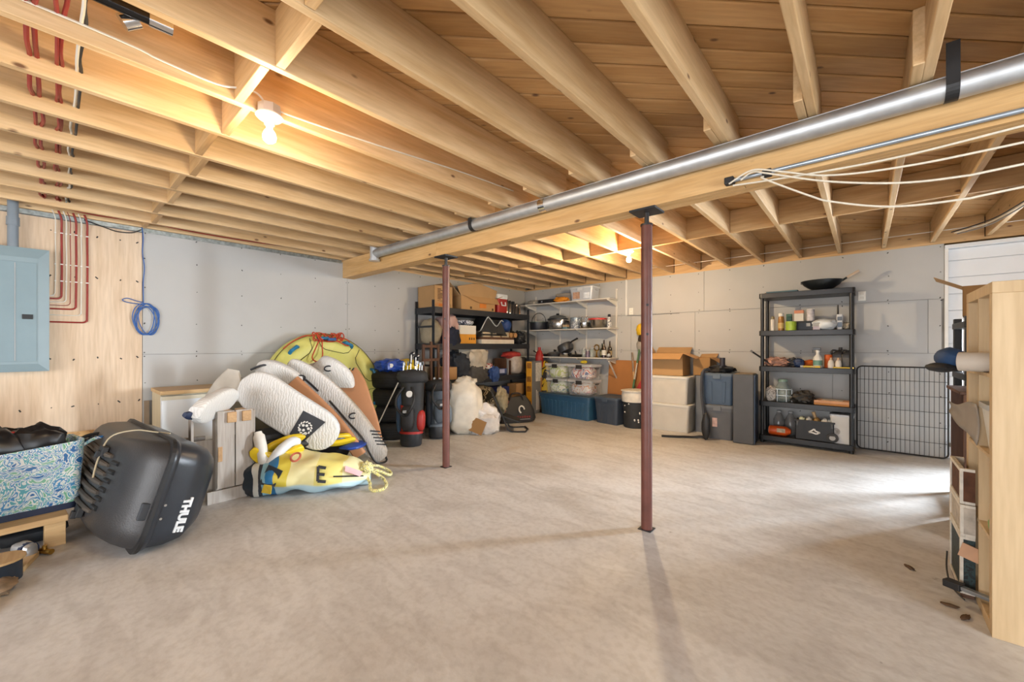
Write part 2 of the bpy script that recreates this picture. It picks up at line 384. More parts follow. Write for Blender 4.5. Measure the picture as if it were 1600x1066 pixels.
# ceiling: diagonal deck boards, joists, blocking
ce = struct('ceiling', MB().box((-.1, YF-.1, ZD+.03), (XR+.1, .6, ZD+.08)), M('#2a1a0e', .9))
bw = .133; k = 0
e1 = Vector((1, 1, 0)).normalized(); e2 = Vector((-1, 1, 0)).normalized()
t = -13.5
while t < .55:      # board centre line: points with p.e2 = t (from far upper-left corner to the front)
    # clip the line to the room rectangle
    p0 = e2*t; lo, hi = -1e9, 1e9
    for ax, a, b_ in ((0, 0.0, XR), (1, YF, .25)):
        u = (a - p0[ax])/e1[ax]; v = (b_ - p0[ax])/e1[ax]; lo = max(lo, min(u, v)); hi = min(hi, max(u, v))
    t += bw
    if hi - lo < .3: continue
    cpt = p0 + e1*((lo+hi)/2); L_ = (hi-lo)/2 + .06
    o = obj('deck_board', MB().box((-L_, -bw/2+.0035, 0), (L_, bw/2-.0035, .022)), WDECK, ce, bev=.008)
    o.location = (cpt.x, cpt.y, ZD + rnd.uniform(0, .002)); o.rotation_euler = (0, 0, R(45))
def dup_joist(x, y0, y1, mat=WJ, name='joist'):
    L_ = y1-y0
    o = obj(name, MB().box((0, 0, 0), (.039, L_, ZD-ZJ)), mat, ce, bev=.004)
    o.location = (x + rnd.uniform(-.003, .003), y0, ZJ); return o
JX = [.245,.655,1.065,1.475,1.885,2.295,2.705,3.115,3.525,3.935,4.37,4.80,5.21,5.62,6.03,6.44,6.85,7.26,7.67,8.08,8.49,8.9]
for x in JX: dup_joist(x, YF, -3.79)
obj('light_leak_panel', MB().box((-.1,.131,-.05),(6.94,.15,ZD+.05)), M('#4d4034',.9), wb_)  # unseen closure panel, added to stop light leaking in over the back wall
for x in [-.0+.02] + JX: dup_joist(x-.041, -4.24 + rnd.uniform(-.04,.04), .0)
dup_joist(.0, YF, -3.79)
bl = None
for row, dx in ((-5.99, 0), (-1.93, -.041), (-9.0, 0)):
    xs = [0.0] + JX
    for i in range(len(xs)-1):
        a = xs[i]+.040+dx; b_ = xs[i+1]-.001+dx
        if row > -2 and i == 0: a = .03
        o = obj('blocking', MB().box((0, -.019, 0), (b_-a, .019, ZD-ZJ-.004)), WJX, ce, bev=.003)
        o.location = (a, row + (.022 if i % 2 else -.022)*(1 if row < -3 else .6), ZJ+.002)
# rim boards on top of the back wall, between the joists, and top plate
for i in range(len(JX)-1):
    a = JX[i]-.0015; b_ = JX[i+1]-.043
    o = obj('rim_board', MB().box((0, 0, 0), (b_-a, .03, ZD-ZJ)), WJX, ce); o.location = (a, .02, ZJ)
obj('top_plate', MB().box((0, .012, 2.42), (XR, .13, ZJ)), WJX, ce)
obj('top_plate', MB().box((-.1, YF, 2.42), (-.004, .1, ZJ)), WJ, ce)
# foil-faced strip along the top of the left wall
obj('foil_strip', MB().box((-.003, -6.9, 2.405), (.012, -3.99, 2.445)), M('#aab4b4', .35, metal=.8, var=.3, vs=30), ce)

# laminated support beam
bm_ = struct('support_beam'); tag(bm_, 'long laminated wood beam carrying the joists across the basement', 'beam')
for i in range(4):
    y0 = -3.97 + i*.0402
    cut = (2.06, 4.9, 3.3, 6.6)[i]
    for xa, xb in ((0, cut-.001), (cut+.001, XR)): obj('ply', MB().box((xa, y0+.0008, 2.205), (xb, y0+.0394, 2.445)), WBEAM, bm_, bev=.003)

# steel posts
STEELP = M('#62372d', .42, var=.22, vs=9, bump=.1, bs=40)
for x, y, lab in ((4.292, -3.89, 'rust red steel post nearest the camera, under the middle of the beam'), (2.129, -3.89, 'rust red steel post standing before the golf bags')):
    t_ = thing('steel_post', lab, 'post', (x, y, 0), group='steel support posts')
    obj('shaft', MB().cyl((0,0,.004), (0,0,2.10), .0375, n=24), STEELP, t_, smooth=True)
    obj('base_plate', MB().box((-.045,-.045,0), (.045,.045,.005)), DARK, t_)
    s = MB().cyl((0,0,2.10), (0,0,2.19), .016, n=12); s.cyl((0,0,2.10),(0,0,2.112), .042, n=24)
    obj('jack_screw', s, M('#4a4a4a', .4, metal=.9), t_, smooth=True)
    obj('top_plate', MB().box((-.09,-.085,2.192), (.09,.085,2.205)), M('#33363a', .5, metal=.6), t_)
    d = Vector((.5,-.86,0)).normalized()
    for z in (1.35, 1.55): obj('adjusting_hole', MB().cyl(tuple(d*.036+Vector((0,0,z))), tuple(d*.0386+Vector((0,0,z))), .009, n=10), BLACK, t_)

# ------------------------------------------------------------------ ceiling fittings
BULB = M((1.0,.86,.62), .3, emit=14)
def bulb(x, y, z, lab, power):
    t_ = thing('ceiling_bulb', lab, 'light bulb', (x, y, z), group='bare bulbs in porcelain holders')
    obj('junction_box', MB().cyl((0,0,-.002), (0,0,.045), .052, n=8), GALV, t_)
    obj('holder', MB().lathe([(.0,-.002),(.058,-.002),(.062,-.010),(.050,-.022),(.030,-.030),(.022,-.05),(.0,-.05)]), M('#f3f1ea', .25, var=.01), t_, smooth=True)
    obj('bulb', MB().lathe([(.0,-.05),(.013,-.052),(.014,-.07),(.026,-.088),(.031,-.108),(.028,-.126),(.015,-.138),(0,-.141)], n=20), BULB, t_, smooth=True)
    l = bpy.data.lights.new('bulb_light', 'POINT'); l.energy = power; l.color = (1.0,.76,.47); l.shadow_soft_size = .04
    lo = bpy.data.objects.new('bulb_light', l); C.objects.link(lo); lo.parent = t_; lo.location = (0,0,-.19)
bulb(3.19, -5.89, 2.425, 'lit bare bulb in white holder nearest the camera, by the blocking', 20)
bulb(3.22, -1.88, 2.45, 'lit bare bulb farther off behind the beam, near back wall', 84)
# duct along the beam
du = thing('metal_duct', 'shiny round metal vent duct running along the beam', 'duct', (0,0,0))
dy, dz = -4.030, 2.388
m_ = MB(); xs_ = [.86, 1.0, 2.2, 3.5, 4.75, 6.0, 7.2, XR-.02]
obj('pipe', MB().cyl((.97, dy, dz), (XR-.02, dy, dz), .052, n=24), GALV, du, smooth=True)
obj('seam', MB().box((1.02, dy-.03, dz+.0415), (XR-.02, dy-.026, dz+.0465)), GALV, du)
m_ = MB(); m_.cyl((.958, dy-.008, 2.31), (.958, dy-.008, 2.62), .052, n=20); m_.cyl((.958, dy-.008, 2.296), (.958, dy-.008, 2.318), .064, n=20)
obj('elbow', m_, M('#c9cdd0', .35, metal=.45), du, smooth=True)
for x in (3.48, 6.22): 
    obj('tape_band', MB().cyl((x, dy, dz), (x+.06, dy, dz), .0535, n=20), M('#dcdedf', .12, metal=1, var=.2, vs=60), du, smooth=True)
for x in (2.70, 5.711):
    s = MB()
    ring = [(x, dy+.054*math.cos(a), dz+.054*math.sin(a)) for a in [R(q) for q in range(170, 400, 15)]]
    for i in range(len(ring)-1): s.bar(ring[i], ring[i+1], .042, .004, up=Vector((0, (ring[i][1]-dy), (ring[i][2]-dz))))
    s.bar(ring[0], (x, dy-.05, ZD-.12), .042, .003, up=(0,1,0))
    obj('hanger_strap', s, BLACK, du)
# conduit on the beam and the clothes line
cd = thing('beam_conduit', 'thin galvanised rod fixed along the face of the beam', 'conduit', (0,0,0))
obj('rod', MB().cyl((4.85, -3.995, 2.232), (XR-.03, -3.995, 2.228), .0115, n=10), M('#a9b6c2', .35, metal=.7), cd, smooth=True)
obj('end_bracket', MB().box((4.81, -4.02, 2.212), (4.86, -3.971, 2.252)), BLACK, cd, bev=.006)
obj('end_bracket', MB().box((5.0, -4.016, 2.208), (5.045, -3.971, 2.246)), BLACK, cd, bev=.006)
ROPE = M('#e0d9c8', .8, var=.08, vs=60, bump=.3, bs=250)
ro = thing('clothes_line', 'white rope lines sagging to the right below the beam', 'rope', (0,0,0))
for pts in ([(4.86,-4.03,2.19),(5.178,-4.04,2.157),(5.536,-4.05,2.135),(5.904,-4.06,2.145),(6.8,-4.06,2.19),(8,-4.06,2.2),(9.19,-4.0,2.2)],
            [(4.84,-4.03,2.205),(4.961,-4.06,2.239),(5.094,-4.06,2.194),(5.282,-4.06,2.121),(5.536,-4.06,2.085),(5.904,-4.06,2.079),(7,-4.05,2.1),(9.19,-4.0,2.2)],
            [(4.90,-4.03,2.21),(4.961,-4.05,2.232),(5.037,-4.07,2.197),(5.282,-4.07,2.089),(5.536,-4.07,2.012),(5.733,-4.07,1.987),(5.904,-4.07,1.99),(7,-4.06,2.03),(9.19,-4.0,2.2)],
            [(5.01,-4.03,2.20),(5.022,-4.06,2.173),(5.218,-4.06,2.035),(5.307,-4.06,1.984),(5.515,-4.06,1.912),(5.733,-4.06,1.892),(5.904,-4.06,1.902),(7,-4.05,1.98),(9.19,-4.0,2.2)]):
    obj('rope_strand', MB().tube(spline(pts, 8), .0048, 6), ROPE, ro, smooth=True)
# electrical cables through the joists
CRED = M('#8d2a22', .5, var=.1); CWH = M('#d6d1c4', .5, var=.04); CBLK = M('#1c1c1e', .5); CBLUE = M('#2d5da0', .5, var=.05)
for i, (dy_, mat, r, lab) in enumerate(((-6.66, CRED, .011, 'red cable bundle through the joists above panel, leftmost'), (-6.585, CRED, .009, 'red cable bundle through the joists, middle of three'), (-6.525, CWH, .008, 'white cable pair through the joists beside red bundles'))):
    t_ = thing('joist_cable', lab, 'cable', (0,0,0), group='cables drilled through the joists')
    for q in (-1, 1):
        pts = []
        for j, x in enumerate([.16]+JX[:10]):
            pts += [(x+.02, dy_+q*r*.9, 2.52), (x+.2, dy_+q*r*.9+rnd.uniform(-.012,.012), 2.498+rnd.uniform(-.012,.012))]
        obj('strand', MB().tube(spline(pts, 3), r*.8, 6), mat if q < 0 or mat is CRED else DARK, t_, smooth=True)
single('sagging_red_cable', 'thin red cable sagging along the last joist by the left wall', 'cable', MB().tube(spline([(.19,-6.75,2.5),(.16,-6.4,2.462),(.18,-6.0,2.47),(.16,-5.7,2.46),(.17,-5.3,2.455),(.17,-4.8,2.47),(.19,-4.5,2.5)], 5), .006, 6), CRED, smooth=True)
single('joist_side_cable', 'dark cable running along a joist side above the wall', 'cable', MB().tube([(1.05,-8,2.475),(1.05,-4.0,2.475)], .006, 6), DARK, smooth=True)
single('lamp_feed_cable', 'white cable stapled along a joist to the near bulb', 'cable', MB().tube(spline([(3.16,-8,2.52),(3.162,-6.55,2.51),(3.161,-6.3,2.495),(3.162,-6.1,2.49),(3.2,-6.0,2.50),(3.2,-5.94,2.50),(3.185,-5.9,2.46)], 5), .005, 6), CWH, smooth=True)
single('lamp_outgoing_cable', 'white cable running from the near bulb along a joist to the beam', 'cable', MB().tube(spline([(3.22,-5.86,2.45),(3.17,-5.8,2.475),(3.161,-5.6,2.49),(3.161,-5.2,2.52),(3.161,-4.6,2.57),(3.161,-4.0,2.60)], 5), .005, 6), CWH, smooth=True)
t_ = thing('ceiling_pipe', 'short black and chrome pipe hung between joists above the panel', 'pipe', (0,0,0))
obj('pipe', MB().cyl((3.34,-7.6,2.53), (3.36,-6.33,2.53), .022, n=14), M('#3a3b3d', .25, metal=.9), t_, smooth=True)
obj('end_cap', MB().cyl((3.36,-6.36,2.53), (3.362,-6.29,2.53), .027, n=14), CHROME, t_, smooth=True)
obj('clamp', MB().cyl((3.30,-6.43,2.505), (3.31,-6.39,2.535), .030, n=14), CHROME, t_, smooth=True)
single('rim_wire', 'thin white wire strung across the joist bays along back wall', 'cable', MB().tube([(2.6,-.35,2.50),(6.7,-.30,2.51)], .004, 6), CWH)
t_ = thing('wire_bundle', 'dark wires draped under the joists at far right', 'cable', (0,0,0))
for q in range(3): obj('strand', MB().tube(spline([(6.10+.02*q,-.5,2.44-.012*q),(6.3,-1.0,2.42-.02*q),(6.42+.02*q,-1.7,2.43),(6.6,-2.6,2.44)], 6), .006, 6), [DARK, CWH, GREY][q], t_, smooth=True)
# framed partition at far right
t_ = struct('wall_partition', MB().box((6.46, -1.55, 0), (6.50, -1.50, ZJ)), WDARK)
obj('stud', MB().box((6.44, -2.1, 0), (6.48, -1.99, ZJ)), WJ, t_)
obj('stud', MB().box((6.44, -2.75, 0), (6.48, -2.64, ZJ)), WJ, t_)
obj('panel', MB().box((6.485, -3.2, 0), (6.50, -1.55, ZJ)), M('#8a5a35', .7), t_)

# ------------------------------------------------------------------ left wall fittings
PANEL = M('#84979d', .42, var=.04); PANELD = M('#7d9299', .42, var=.04)
t_ = thing('breaker_panel', 'blue grey steel breaker panel on the plywood wall', 'breaker panel', (0,-6.865,1.575))
obj('case', MB().box((.0,-.235,-.525), (.085,.235,.525)), PANEL, t_, bev=.003)
fr = [[(.085,-.235,-.525),(.085,.235,-.525),(.085,.235,.525),(.085,-.235,.525)],[(.105,-.175,-.46),(.105,.175,-.46),(.105,.175,.44),(.105,-.175,.44)]]
obj('cover', MB().loft(fr), PANEL, t_)
dr = obj('door', MB().box((.105,-.16,-.44), (.110,.165,.40)), PANELD, t_, bev=.002)
obj('fold', MB().box((.110,.045,-.43), (.113,.05,.39)), LGREY, dr)
lt = obj('latch', MB().box((.110,.085,-.08), (.118,.145,-.04)), BLACK, dr, bev=.002)
for z in (.4, -.1, -.45): obj('screw', MB().cyl((.084,.218,z), (.088,.218,z), .006, n=8), STEEL, t_)
t_ = thing('grey_conduit', 'grey plastic conduit rising from breaker panel to the joists', 'conduit', (.06,-6.83,0))
obj('pipe', MB().cyl((0,0,2.10), (0,0,2.50), .032, n=18), M('#7c868e', .4, var=.04), t_, smooth=True)
obj('coupling', MB().cyl((0,0,2.28), (0,0,2.35), .038, n=18), M('#7c868e', .4, var=.04), t_, smooth=True)
cabs = [(-6.595,1.715,CWH,.0035),(-6.558,1.690,CRED,.0075),(-6.530,1.660,CWH,.0045),(-6.505,1.632,CRED,.0028),(-6.470,1.600,CRED,.0075),(-6.437,1.545,CWH,.0045),(-6.400,1.482,CRED,.0075)]
names = ['thinnest white cable nearest breaker panel', 'red cable bent nearest to breaker panel', 'white cable between first and second thick red cables', 'thin red cable just left of the middle thick red one', 'middle thick red cable turning into breaker panel', 'white cable between middle and outer thick red cables', 'outermost thick red cable making the lowest turn']
for (y, z, mat, r), lab in zip(cabs, names):
    x = .009
    pts = [(.05,y-.02,2.47),(.02,y,2.40),(x,y,2.25),(x,y+.002,2.0),(x,y-.001,z+.06),(x,y-.004,z+.02),(x,y-.02,z+.003),(x,y-.06,z),(x,-6.60,z),(x,-6.628,z)]
    c_ = thing('panel_cable', lab, 'cable', (0,0,0), group='cables stapled to the plywood')
    obj('cable', MB().tube(spline(pts, 4), r, 6), mat, c_, smooth=True)
    for zz_ in (2.28, 2.0, 1.85):
        if zz_ > z+.1: obj('staple', MB().box((0, y-r-.002, zz_-.004), (x+r+.002, y+r+.002, zz_+.004)), WHITE, c_)
t_ = thing('blue_network_cable', 'blue cable hanging down the wall seam, coiled at its end', 'cable', (0,0,0))
obj('drop', MB().tube(spline([(.06,-6.03,2.44),(.008,-6.015,2.35),(.008,-6.02,2.2),(.008,-6.005,2.05),(.008,-6.015,1.9),(.01,-6.012,1.70)], 5), .0042, 6), CBLUE, t_, smooth=True)
cpts = []
for i in range(100):
    a = 2*math.pi*i/16; q = i/16
    cpts.append((.010+.003*(q % 3), -5.990 + (.082+.016*math.sin(q*2.3))*math.sin(a+.25*math.sin(q)) + .012*math.sin(q*1.9), 1.53 + (.150+.014*math.cos(q*3.1))*math.cos(a)))
obj('coil', MB().tube(spline(cpts, 2), .0042, 6), CBLUE, t_, smooth=True)
obj('loose_loop', MB().tube(spline([(.012,-6.01,1.70),(.014,-6.07,1.715),(.014,-6.13,1.735),(.014,-6.165,1.715),(.014,-6.13,1.695),(.014,-6.05,1.685),(.012,-6.0,1.685)], 5), .0042, 6), CBLUE, t_, smooth=True)
single('black_wall_cable', 'short black cable drooping below the joists by the wall seam', 'cable', MB().tube(spline([(.03,-6.42,2.43),(.02,-6.28,2.39),(.02,-6.2,2.37),(.02,-6.1,2.38),(.02,-6.03,2.425)], 5), .005, 6), CBLK, smooth=True)
# back wall fittings
t_ = thing('white_conduit', 'white plastic cable channel dropping to an outlet on back wall', 'conduit', (2.30,0,0))
obj('channel', MB().box((-.012,-.022,1.80), (.012,0,2.42)), WHITE, t_, bev=.003)
def outlet(x, z, lab):
    t_ = thing('power_outlet', lab, 'outlet', (x,0,z), group='white outlets on back wall')
    obj('plate', MB().box((-.036,-.008,-.058), (.036,0,.058)), M('#efece2', .4, var=.02), t_, bev=.003)
    for dz_ in (-.026, .026): obj('socket', MB().box((-.017,-.012,dz_-.016), (.017,-.007,dz_+.016)), M('#e4e0d4', .4, var=.02), t_, bev=.003)
outlet(2.385, 1.865, 'white outlet under the cable channel by the white shelves')
outlet(5.402, 1.885, 'white outlet on back wall right of the black shelf unit')
single('seam_wire', 'thin dark wire along the wall seam right of channel', 'cable', MB().tube([(2.31,-.006,1.79),(2.5,-.006,1.785),(3.2,-.006,1.79)], .003, 5), DARK)
# ------------------------------------------------------------------ generic containers
def carton(name, label, w, d, h, loc, rz=0, mat=CARD, flaps=None, group=None, tape=True, prints=None, lid=True, base_part=False):
    """cardboard box with real wall thickness; flaps: list of (side, angle) with sides L R F B"""
    t = thing(name, label, 'box', loc, rz, group); th = .006; m = MB()
    m.box((-w/2,-d/2,0),(w/2,d/2,th)); m.box((-w/2,-d/2,0),(-w/2+th,d/2,h)); m.box((w/2-th,-d/2,0),(w/2,d/2,h)); m.box((-w/2,-d/2,0),(w/2,-d/2+th,h)); m.box((-w/2,d/2-th,0),(w/2,d/2,h))
    if flaps is None: m.box((-w/2,-d/2,h-th),(w/2,d/2,h))
    obj('body', m, mat, t, bev=.002)
    for s, ang, ln in (flaps or []):
        f = MB(); a = R(ang); c, q = math.cos(a)*ln, math.sin(a)*ln
        if s in 'LR':
            sx = -1 if s == 'L' else 1; x = sx*w/2
            f.loft([[(x,-d/2,h),(x,d/2,h),(x+sx*th*.6,d/2,h-th*.4),(x+sx*th*.6,-d/2,h-th*.4)],[(x+sx*c,-d/2,h+q),(x+sx*c,d/2,h+q),(x+sx*(c+th*.6),d/2,h+q-th*.4),(x+sx*(c+th*.6),-d/2,h+q-th*.4)]])
        else:
            sy = -1 if s == 'F' else 1; y = sy*d/2
            f.loft([[(-w/2,y,h),(w/2,y,h),(w/2,y+sy*th*.6,h-th*.4),(-w/2,y+sy*th*.6,h-th*.4)],[(-w/2,y+sy*c,h+q),(w/2,y+sy*c,h+q),(w/2,y+sy*(c+th*.6),h+q-th*.4),(-w/2,y+sy*(c+th*.6),h+q-th*.4)]])
        obj('flap', f, CARDIN if ang > 0 else mat, t)
    if flaps is None and tape: obj('tape', MB().box((-w/2-.001,-.025,h),(w/2+.001,.025,h+.0012)), M('#c3a476', .3, var=.03), t)
    for (x0, z0, x1, z1, pm) in (prints or []): obj('print', MB().box((x0,-d/2-.0012,z0),(x1,-d/2+.001,z1)), pm, t)
    return t
def tote(name, label, w, d, h, loc, rz, body, lidm, group=None, ribs=0, taper=.9, latch=None, lidh=.03, handles=True):
    t = thing(name, label, 'bin', loc, rz, group); m = MB()
    r0 = [(x,y,0) for x,y in rrect(w*taper, d*taper, .035)]; r1 = [(x,y,h*.82) for x,y in rrect(w*.975, d*.975, .04)]
    r2 = [(x,y,h*.82) for x,y in rrect(w, d, .04)]; r3 = [(x,y,h-lidh) for x,y in rrect(w, d, .04)]
    m.loft([r0, r1, r2, r3]); obj('body', m, body, t, smooth=True)
    l = MB(); l.loft([[(x,y,h-lidh-.012) for x,y in rrect(w+.022, d+.022, .05)], [(x,y,h-.008) for x,y in rrect(w+.022, d+.022, .05)], [(x,y,h) for x,y in rrect(w-.01, d-.01, .05)], [(x,y,h) for x,y in rrect(w-.06, d-.06, .04)], [(x,y,h-.008) for x,y in rrect(w-.09, d-.09, .04)]])
    obj('lid', l, lidm, t, smooth=True)
    if ribs:
        for i in range(ribs):
            x = -w*.43 + w*.86*(i+.5)/ribs; rr = MB()
            k0, k1 = taper, .975
            rr.loft([[(x*k0-.018,-d/2*k0-.008,.03),(x*k0+.018,-d/2*k0-.008,.03),(x*k0+.014,-d/2*k0+.02,.03),(x*k0-.014,-d/2*k0+.02,.03)],
                     [(x-.024,-d/2*.965-.008,h*.72),(x+.024,-d/2*.965-.008,h*.72),(x+.02,-d/2*.965+.02,h*.72),(x-.02,-d/2*.965+.02,h*.72)]])
            obj('rib', rr, body, t, bev=.004)
    if handles:
        for s in (-1, 1): obj('handle', MB().box((s*w/2-.015 if s < 0 else s*w/2-.01, -d*.16, h*.70), (s*w/2+.01 if s < 0 else s*w/2+.015, d*.16, h*.76)), latch or lidm, t, bev=.004)
        obj('latch', MB().box((-w*.12,-d/2-.02,h-lidh-.05),(w*.12,-d/2-.002,h-.012)), latch or lidm, t, bev=.004)
    return t
def bottle(name, label, prof, mats, loc, cat='bottle', group=None, n=14, sy=1., rz=0):
    """prof: list of (part name, profile, material)"""
    t = thing(name, label, cat, loc, rz, group)
    for pn, pr_, m in prof: obj(pn, MB().lathe(pr_, n=n, sy=sy), m, t, smooth=True)
    return t
def can(name, label, r, h, mat, loc, cat='can', top=STEEL, band=None, group=None):
    t = thing(name, label, cat, loc, 0, group)
    obj('body', MB().lathe([(0,0),(r,0),(r,h*.94),(r*.92,h*.97)], n=16), mat, t, smooth=True)
    obj('lid', MB().lathe([(r*.92,h*.965),(r*.94,h),(r*.8,h),(r*.8,h*.985),(0,h*.985)], n=16), top, t, smooth=True)
    if band: obj('label_band', MB().lathe([(r*1.01,h*.2),(r*1.015,h*.2),(r*1.015,h*.7),(r*1.01,h*.7)], n=16), band, t, smooth=True)
    return t
def spraycan(label, r, h, mat, cap, loc, group=None, name='spray_can'):
    t = thing(name, label, 'spray can', loc, 0, group)
    obj('body', MB().lathe([(0,0),(r,0),(r,h*.74),(r*.7,h*.80),(r*.5,h*.81)], n=14), mat, t, smooth=True)
    obj('cap', MB().lathe([(r*.72,h*.79),(r*.75,h*.82),(r*.7,h*.98),(r*.5,h),(0,h)], n=14), cap, t, smooth=True)
    return t
def lump(name, label, cat, c, r, mat, seed=0, amp=.2, fr=2.2, e=.8, rz=0, nu=30, nv=18, extra=None):
    return single(name, label, cat, MB().blob((0,0,r[2]*.93), r, seed, amp, fr, nu, nv, flat=0, e=e), mat, c, rz, smooth=True)

# ------------------------------------------------------------------ left: tote bag on a low stand
BAGM = pattern('blue_paisley_print', [(0, srgb('#2f6fae')), (.38, srgb('#dfe8ea')), (.43, srgb('#4a94c8')), (.48, srgb('#e4eceb')), (.52, srgb('#5fb0c0')), (.57, srgb('#eef2f0')), (.62, srgb('#7fc0a0'))], 8., 3., .45)
eb = Vector((-.076, .997, 0)).normalized(); pb = Vector((2.03, -6.79, 0)); rzb = math.atan2(eb.y, eb.x)
# stand: planks and legs, local X runs away from the camera towards the wall
st = thing('low_wooden_stand', 'low raw wood stand under the blue printed bag', 'stand', (1.40, -6.59, 0), rzb)
for i in range(3): obj('plank', MB().box((-1.05, -.185+i*.128, .148), (.035, -.065+i*.128, .186)), WRAW, st, bev=.003)
for x, y in ((-.02,-.14), (-.02,.14), (-.95,-.14), (-.95,.14)): obj('leg', MB().box((x-.045,y-.04,0),(x+.045,y+.04,.148)), WRAW, st, bev=.003)
obj('rail', MB().box((-.90,-.16,.10),(-.30,-.13,.148)), WRAW, st, bev=.002)
bg = thing('shopping_bag', 'blue and green printed bag stuffed with black gear on low stand', 'bag', (1.317, -6.892, .200), rzb)
def bagring(z, gw, gd, wob):
    return [(x + .012*math.sin(9*y+z*8)*wob, y + .014*math.sin(8*x+z*9)*wob, z + wob*.03*math.sin(3.1*x)) for x, y in rrect(.80*gw, .34*gd, .05, 6)]
m = MB(); m.loft([bagring(0,.96,.9,0), bagring(.06,1.0,.98,.3), bagring(.18,1.0,1.0,1), bagring(.30,1.01,1.0,1), bagring(.40,1.02,1.02,1.2)], caps=False)
m.loft([bagring(.40,1.02,1.02,1.2), bagring(.395,.99,.98,1.2), bagring(.28,.96,.94,1)], caps=False)
m.add([(x,y,0) for x,y in rrect(.77,.31,.05,6)], [tuple(range(28))])
obj('body', m, BAGM, bg, smooth=True)
obj('base_trim', MB().loft([[(x,y,z) for x,y in rrect(.79,.325,.05,6)] for z in (-.012,.028)]), NAVY, bg, smooth=True)
for s in (-1, 1):
    obj('handle', MB().tube(spline([(.40,s*.12,.38),(.47,s*.10,.42),(.56,s*.07,.42),(.64,s*.05,.40)], 5), .011, 6), BAGM if s < 0 else BLACK, bg, smooth=True)
GEAR = M('#151517', .35, var=.3, vs=12)
for i, (x,y,z,rx,ry,rz_,sd) in enumerate(((-.25,.0,.38,.2,.12,.15,1),(.0,-.02,.40,.17,.12,.16,2),(.2,.03,.38,.16,.11,.16,3),(.05,.08,.45,.14,.07,.09,4))):
    obj('black_gear', MB().blob((x,y,z),(rx,ry,rz_),sd,.25,2.6,22,12), GEAR, bg, smooth=True)
obj('red_trim', MB().tube(spline([(.02,-.06,.50),(.1,-.03,.515),(.17,.02,.50)],4),.006,5), RED, bg)
obj('white_tag', MB().cbox((0,0,0),(.05,.004,.03),T=Matrix.Translation((-.22,-.07,.47)) @ Matrix.Rotation(.9,4,'X')), WHITE, bg)
single('blue_sack', 'bright blue sack edge at the far left of the photo', 'bag', MB().blob((0,0,.26),(.07,.08,.28),5,.12,1.5,20,12,flat=0,e=.7), M('#2f74b5',.5,var=.15), (1.60,-6.935,.187), smooth=True)
# clutter by the stand
t = thing('paint_can', 'dark paint can with a wooden disc on top beside the stand', 'can', (1.93,-6.80,0))
obj('body', MB().lathe([(0,0),(.085,0),(.085,.105),(.088,.11)], n=20), M('#27303a',.4), t, smooth=True)
obj('lid', MB().lathe([(0,.11),(.098,.11),(.098,.122),(0,.122)], n=20), WRAW, t, smooth=True)
t = thing('hose_fitting', 'brass and steel hose fitting lying by the stand leg', 'fitting', (1.68,-6.64,0), .6)
obj('brass_body', MB().cyl((-.06,0,.02),(.05,0,.02),.016,n=10).cyl((0,0,.02),(0,.0,.055),.012,n=10), BRASS, t, smooth=True)
obj('steel_nut', MB().cyl((-.11,0,.024),(-.06,0,.024),.022,n=6), CHROME, t)
t = thing('socket_drill', 'small silver and blue power tool under the stand edge', 'tool', (1.66,-6.72,0), .5)
obj('housing', MB().blob((0,0,.05),(.07,.04,.05),3,.1,2.,16,10,flat=0,e=.7), M('#b9bec2',.3,metal=.6), t, smooth=True)
obj('blue_band', MB().cyl((.02,0,.055),(.045,0,.055),.045,n=14), NAVY, t, smooth=True)
single('loose_rag_pile', 'rumpled brown rag on the floor below the paint can', 'rag', MB().blob((0,0,.02),(.11,.07,.03),8,.35,3.,20,10,flat=0), M('#8d7a63',.9,var=.3,vs=20), (2.06,-6.80,0), smooth=True)
single('plank_end', 'raw plank lying on floor at the left photo edge', 'plank', MB().box((-.45,-.06,0),(.25,.06,.03)), WRAW, (2.10,-6.83,0), -.25, bev=.003)
single('black_duffel', 'dark bundle stowed beneath the low stand', 'bag', MB().blob((0,0,.05),(.16,.08,.05),9,.15,2.5,20,10,flat=0,e=.7), M('#20252b',.6,var=.25,vs=20), (1.36,-6.70,0), rzb, smooth=True)
# OSB board leaning on wall
o = single('osb_board', 'square of strand board leaning on plywood behind the bag', 'board', MB().box((0,-.27,0),(.014,.30,.50)), OSB, (.145,-6.37,.0)); o.rotation_euler = (0,R(-13),0)

# ------------------------------------------------------------------ roof cargo box, standing on its long edge
CBM = M('#2a2f36', .3, var=.25, vs=3, bump=.08, bs=200); CBP = M('#2f2f30', .42, var=.3, vs=4, bump=.15, bs=120)
cb = thing('roof_cargo_box', 'black roof cargo box standing on its side with white lettering', 'cargo box', (0,0,0))
upv = Vector((-.02,.29,.955)).normalized(); ex = Vector((.997,.073,0)).normalized()
nv_ = ex.cross(upv)*-1      # towards +y : lid side
org = Vector((.844,-6.375,.03))
def cbp(l, w, t): return org + ex*l + upv*w + nv_*t
LBX = 1.35
def outline(inset, near=None, n=7, wmax=.65):
    pts = []; w0, w1 = inset, wmax-inset; l0, l1 = inset*1.2, LBX-(inset*1.6 if near is None else near)
    cr = .13
    for cx, cw, a0 in ((l1-cr, w1-cr, 0), (l0+cr, w1-cr, 90), (l0+cr, w0+cr, 180), (l1-cr, w0+cr, 270)):
        for i in range(n+1):
            a = R(a0+90*i/n); pts.append((cx+cr*math.cos(a), cw+cr*math.sin(a)))
    return pts
def cbring(inset, t, near=None): return [cbp(l, w, t) for l, w in outline(inset, near)]
NOSE = [(0,-.008),(.02,-.05),(.09,-.10),(.20,-.145),(.34,-.18),(.50,-.205),(.65,-.215),(9,-.215)]
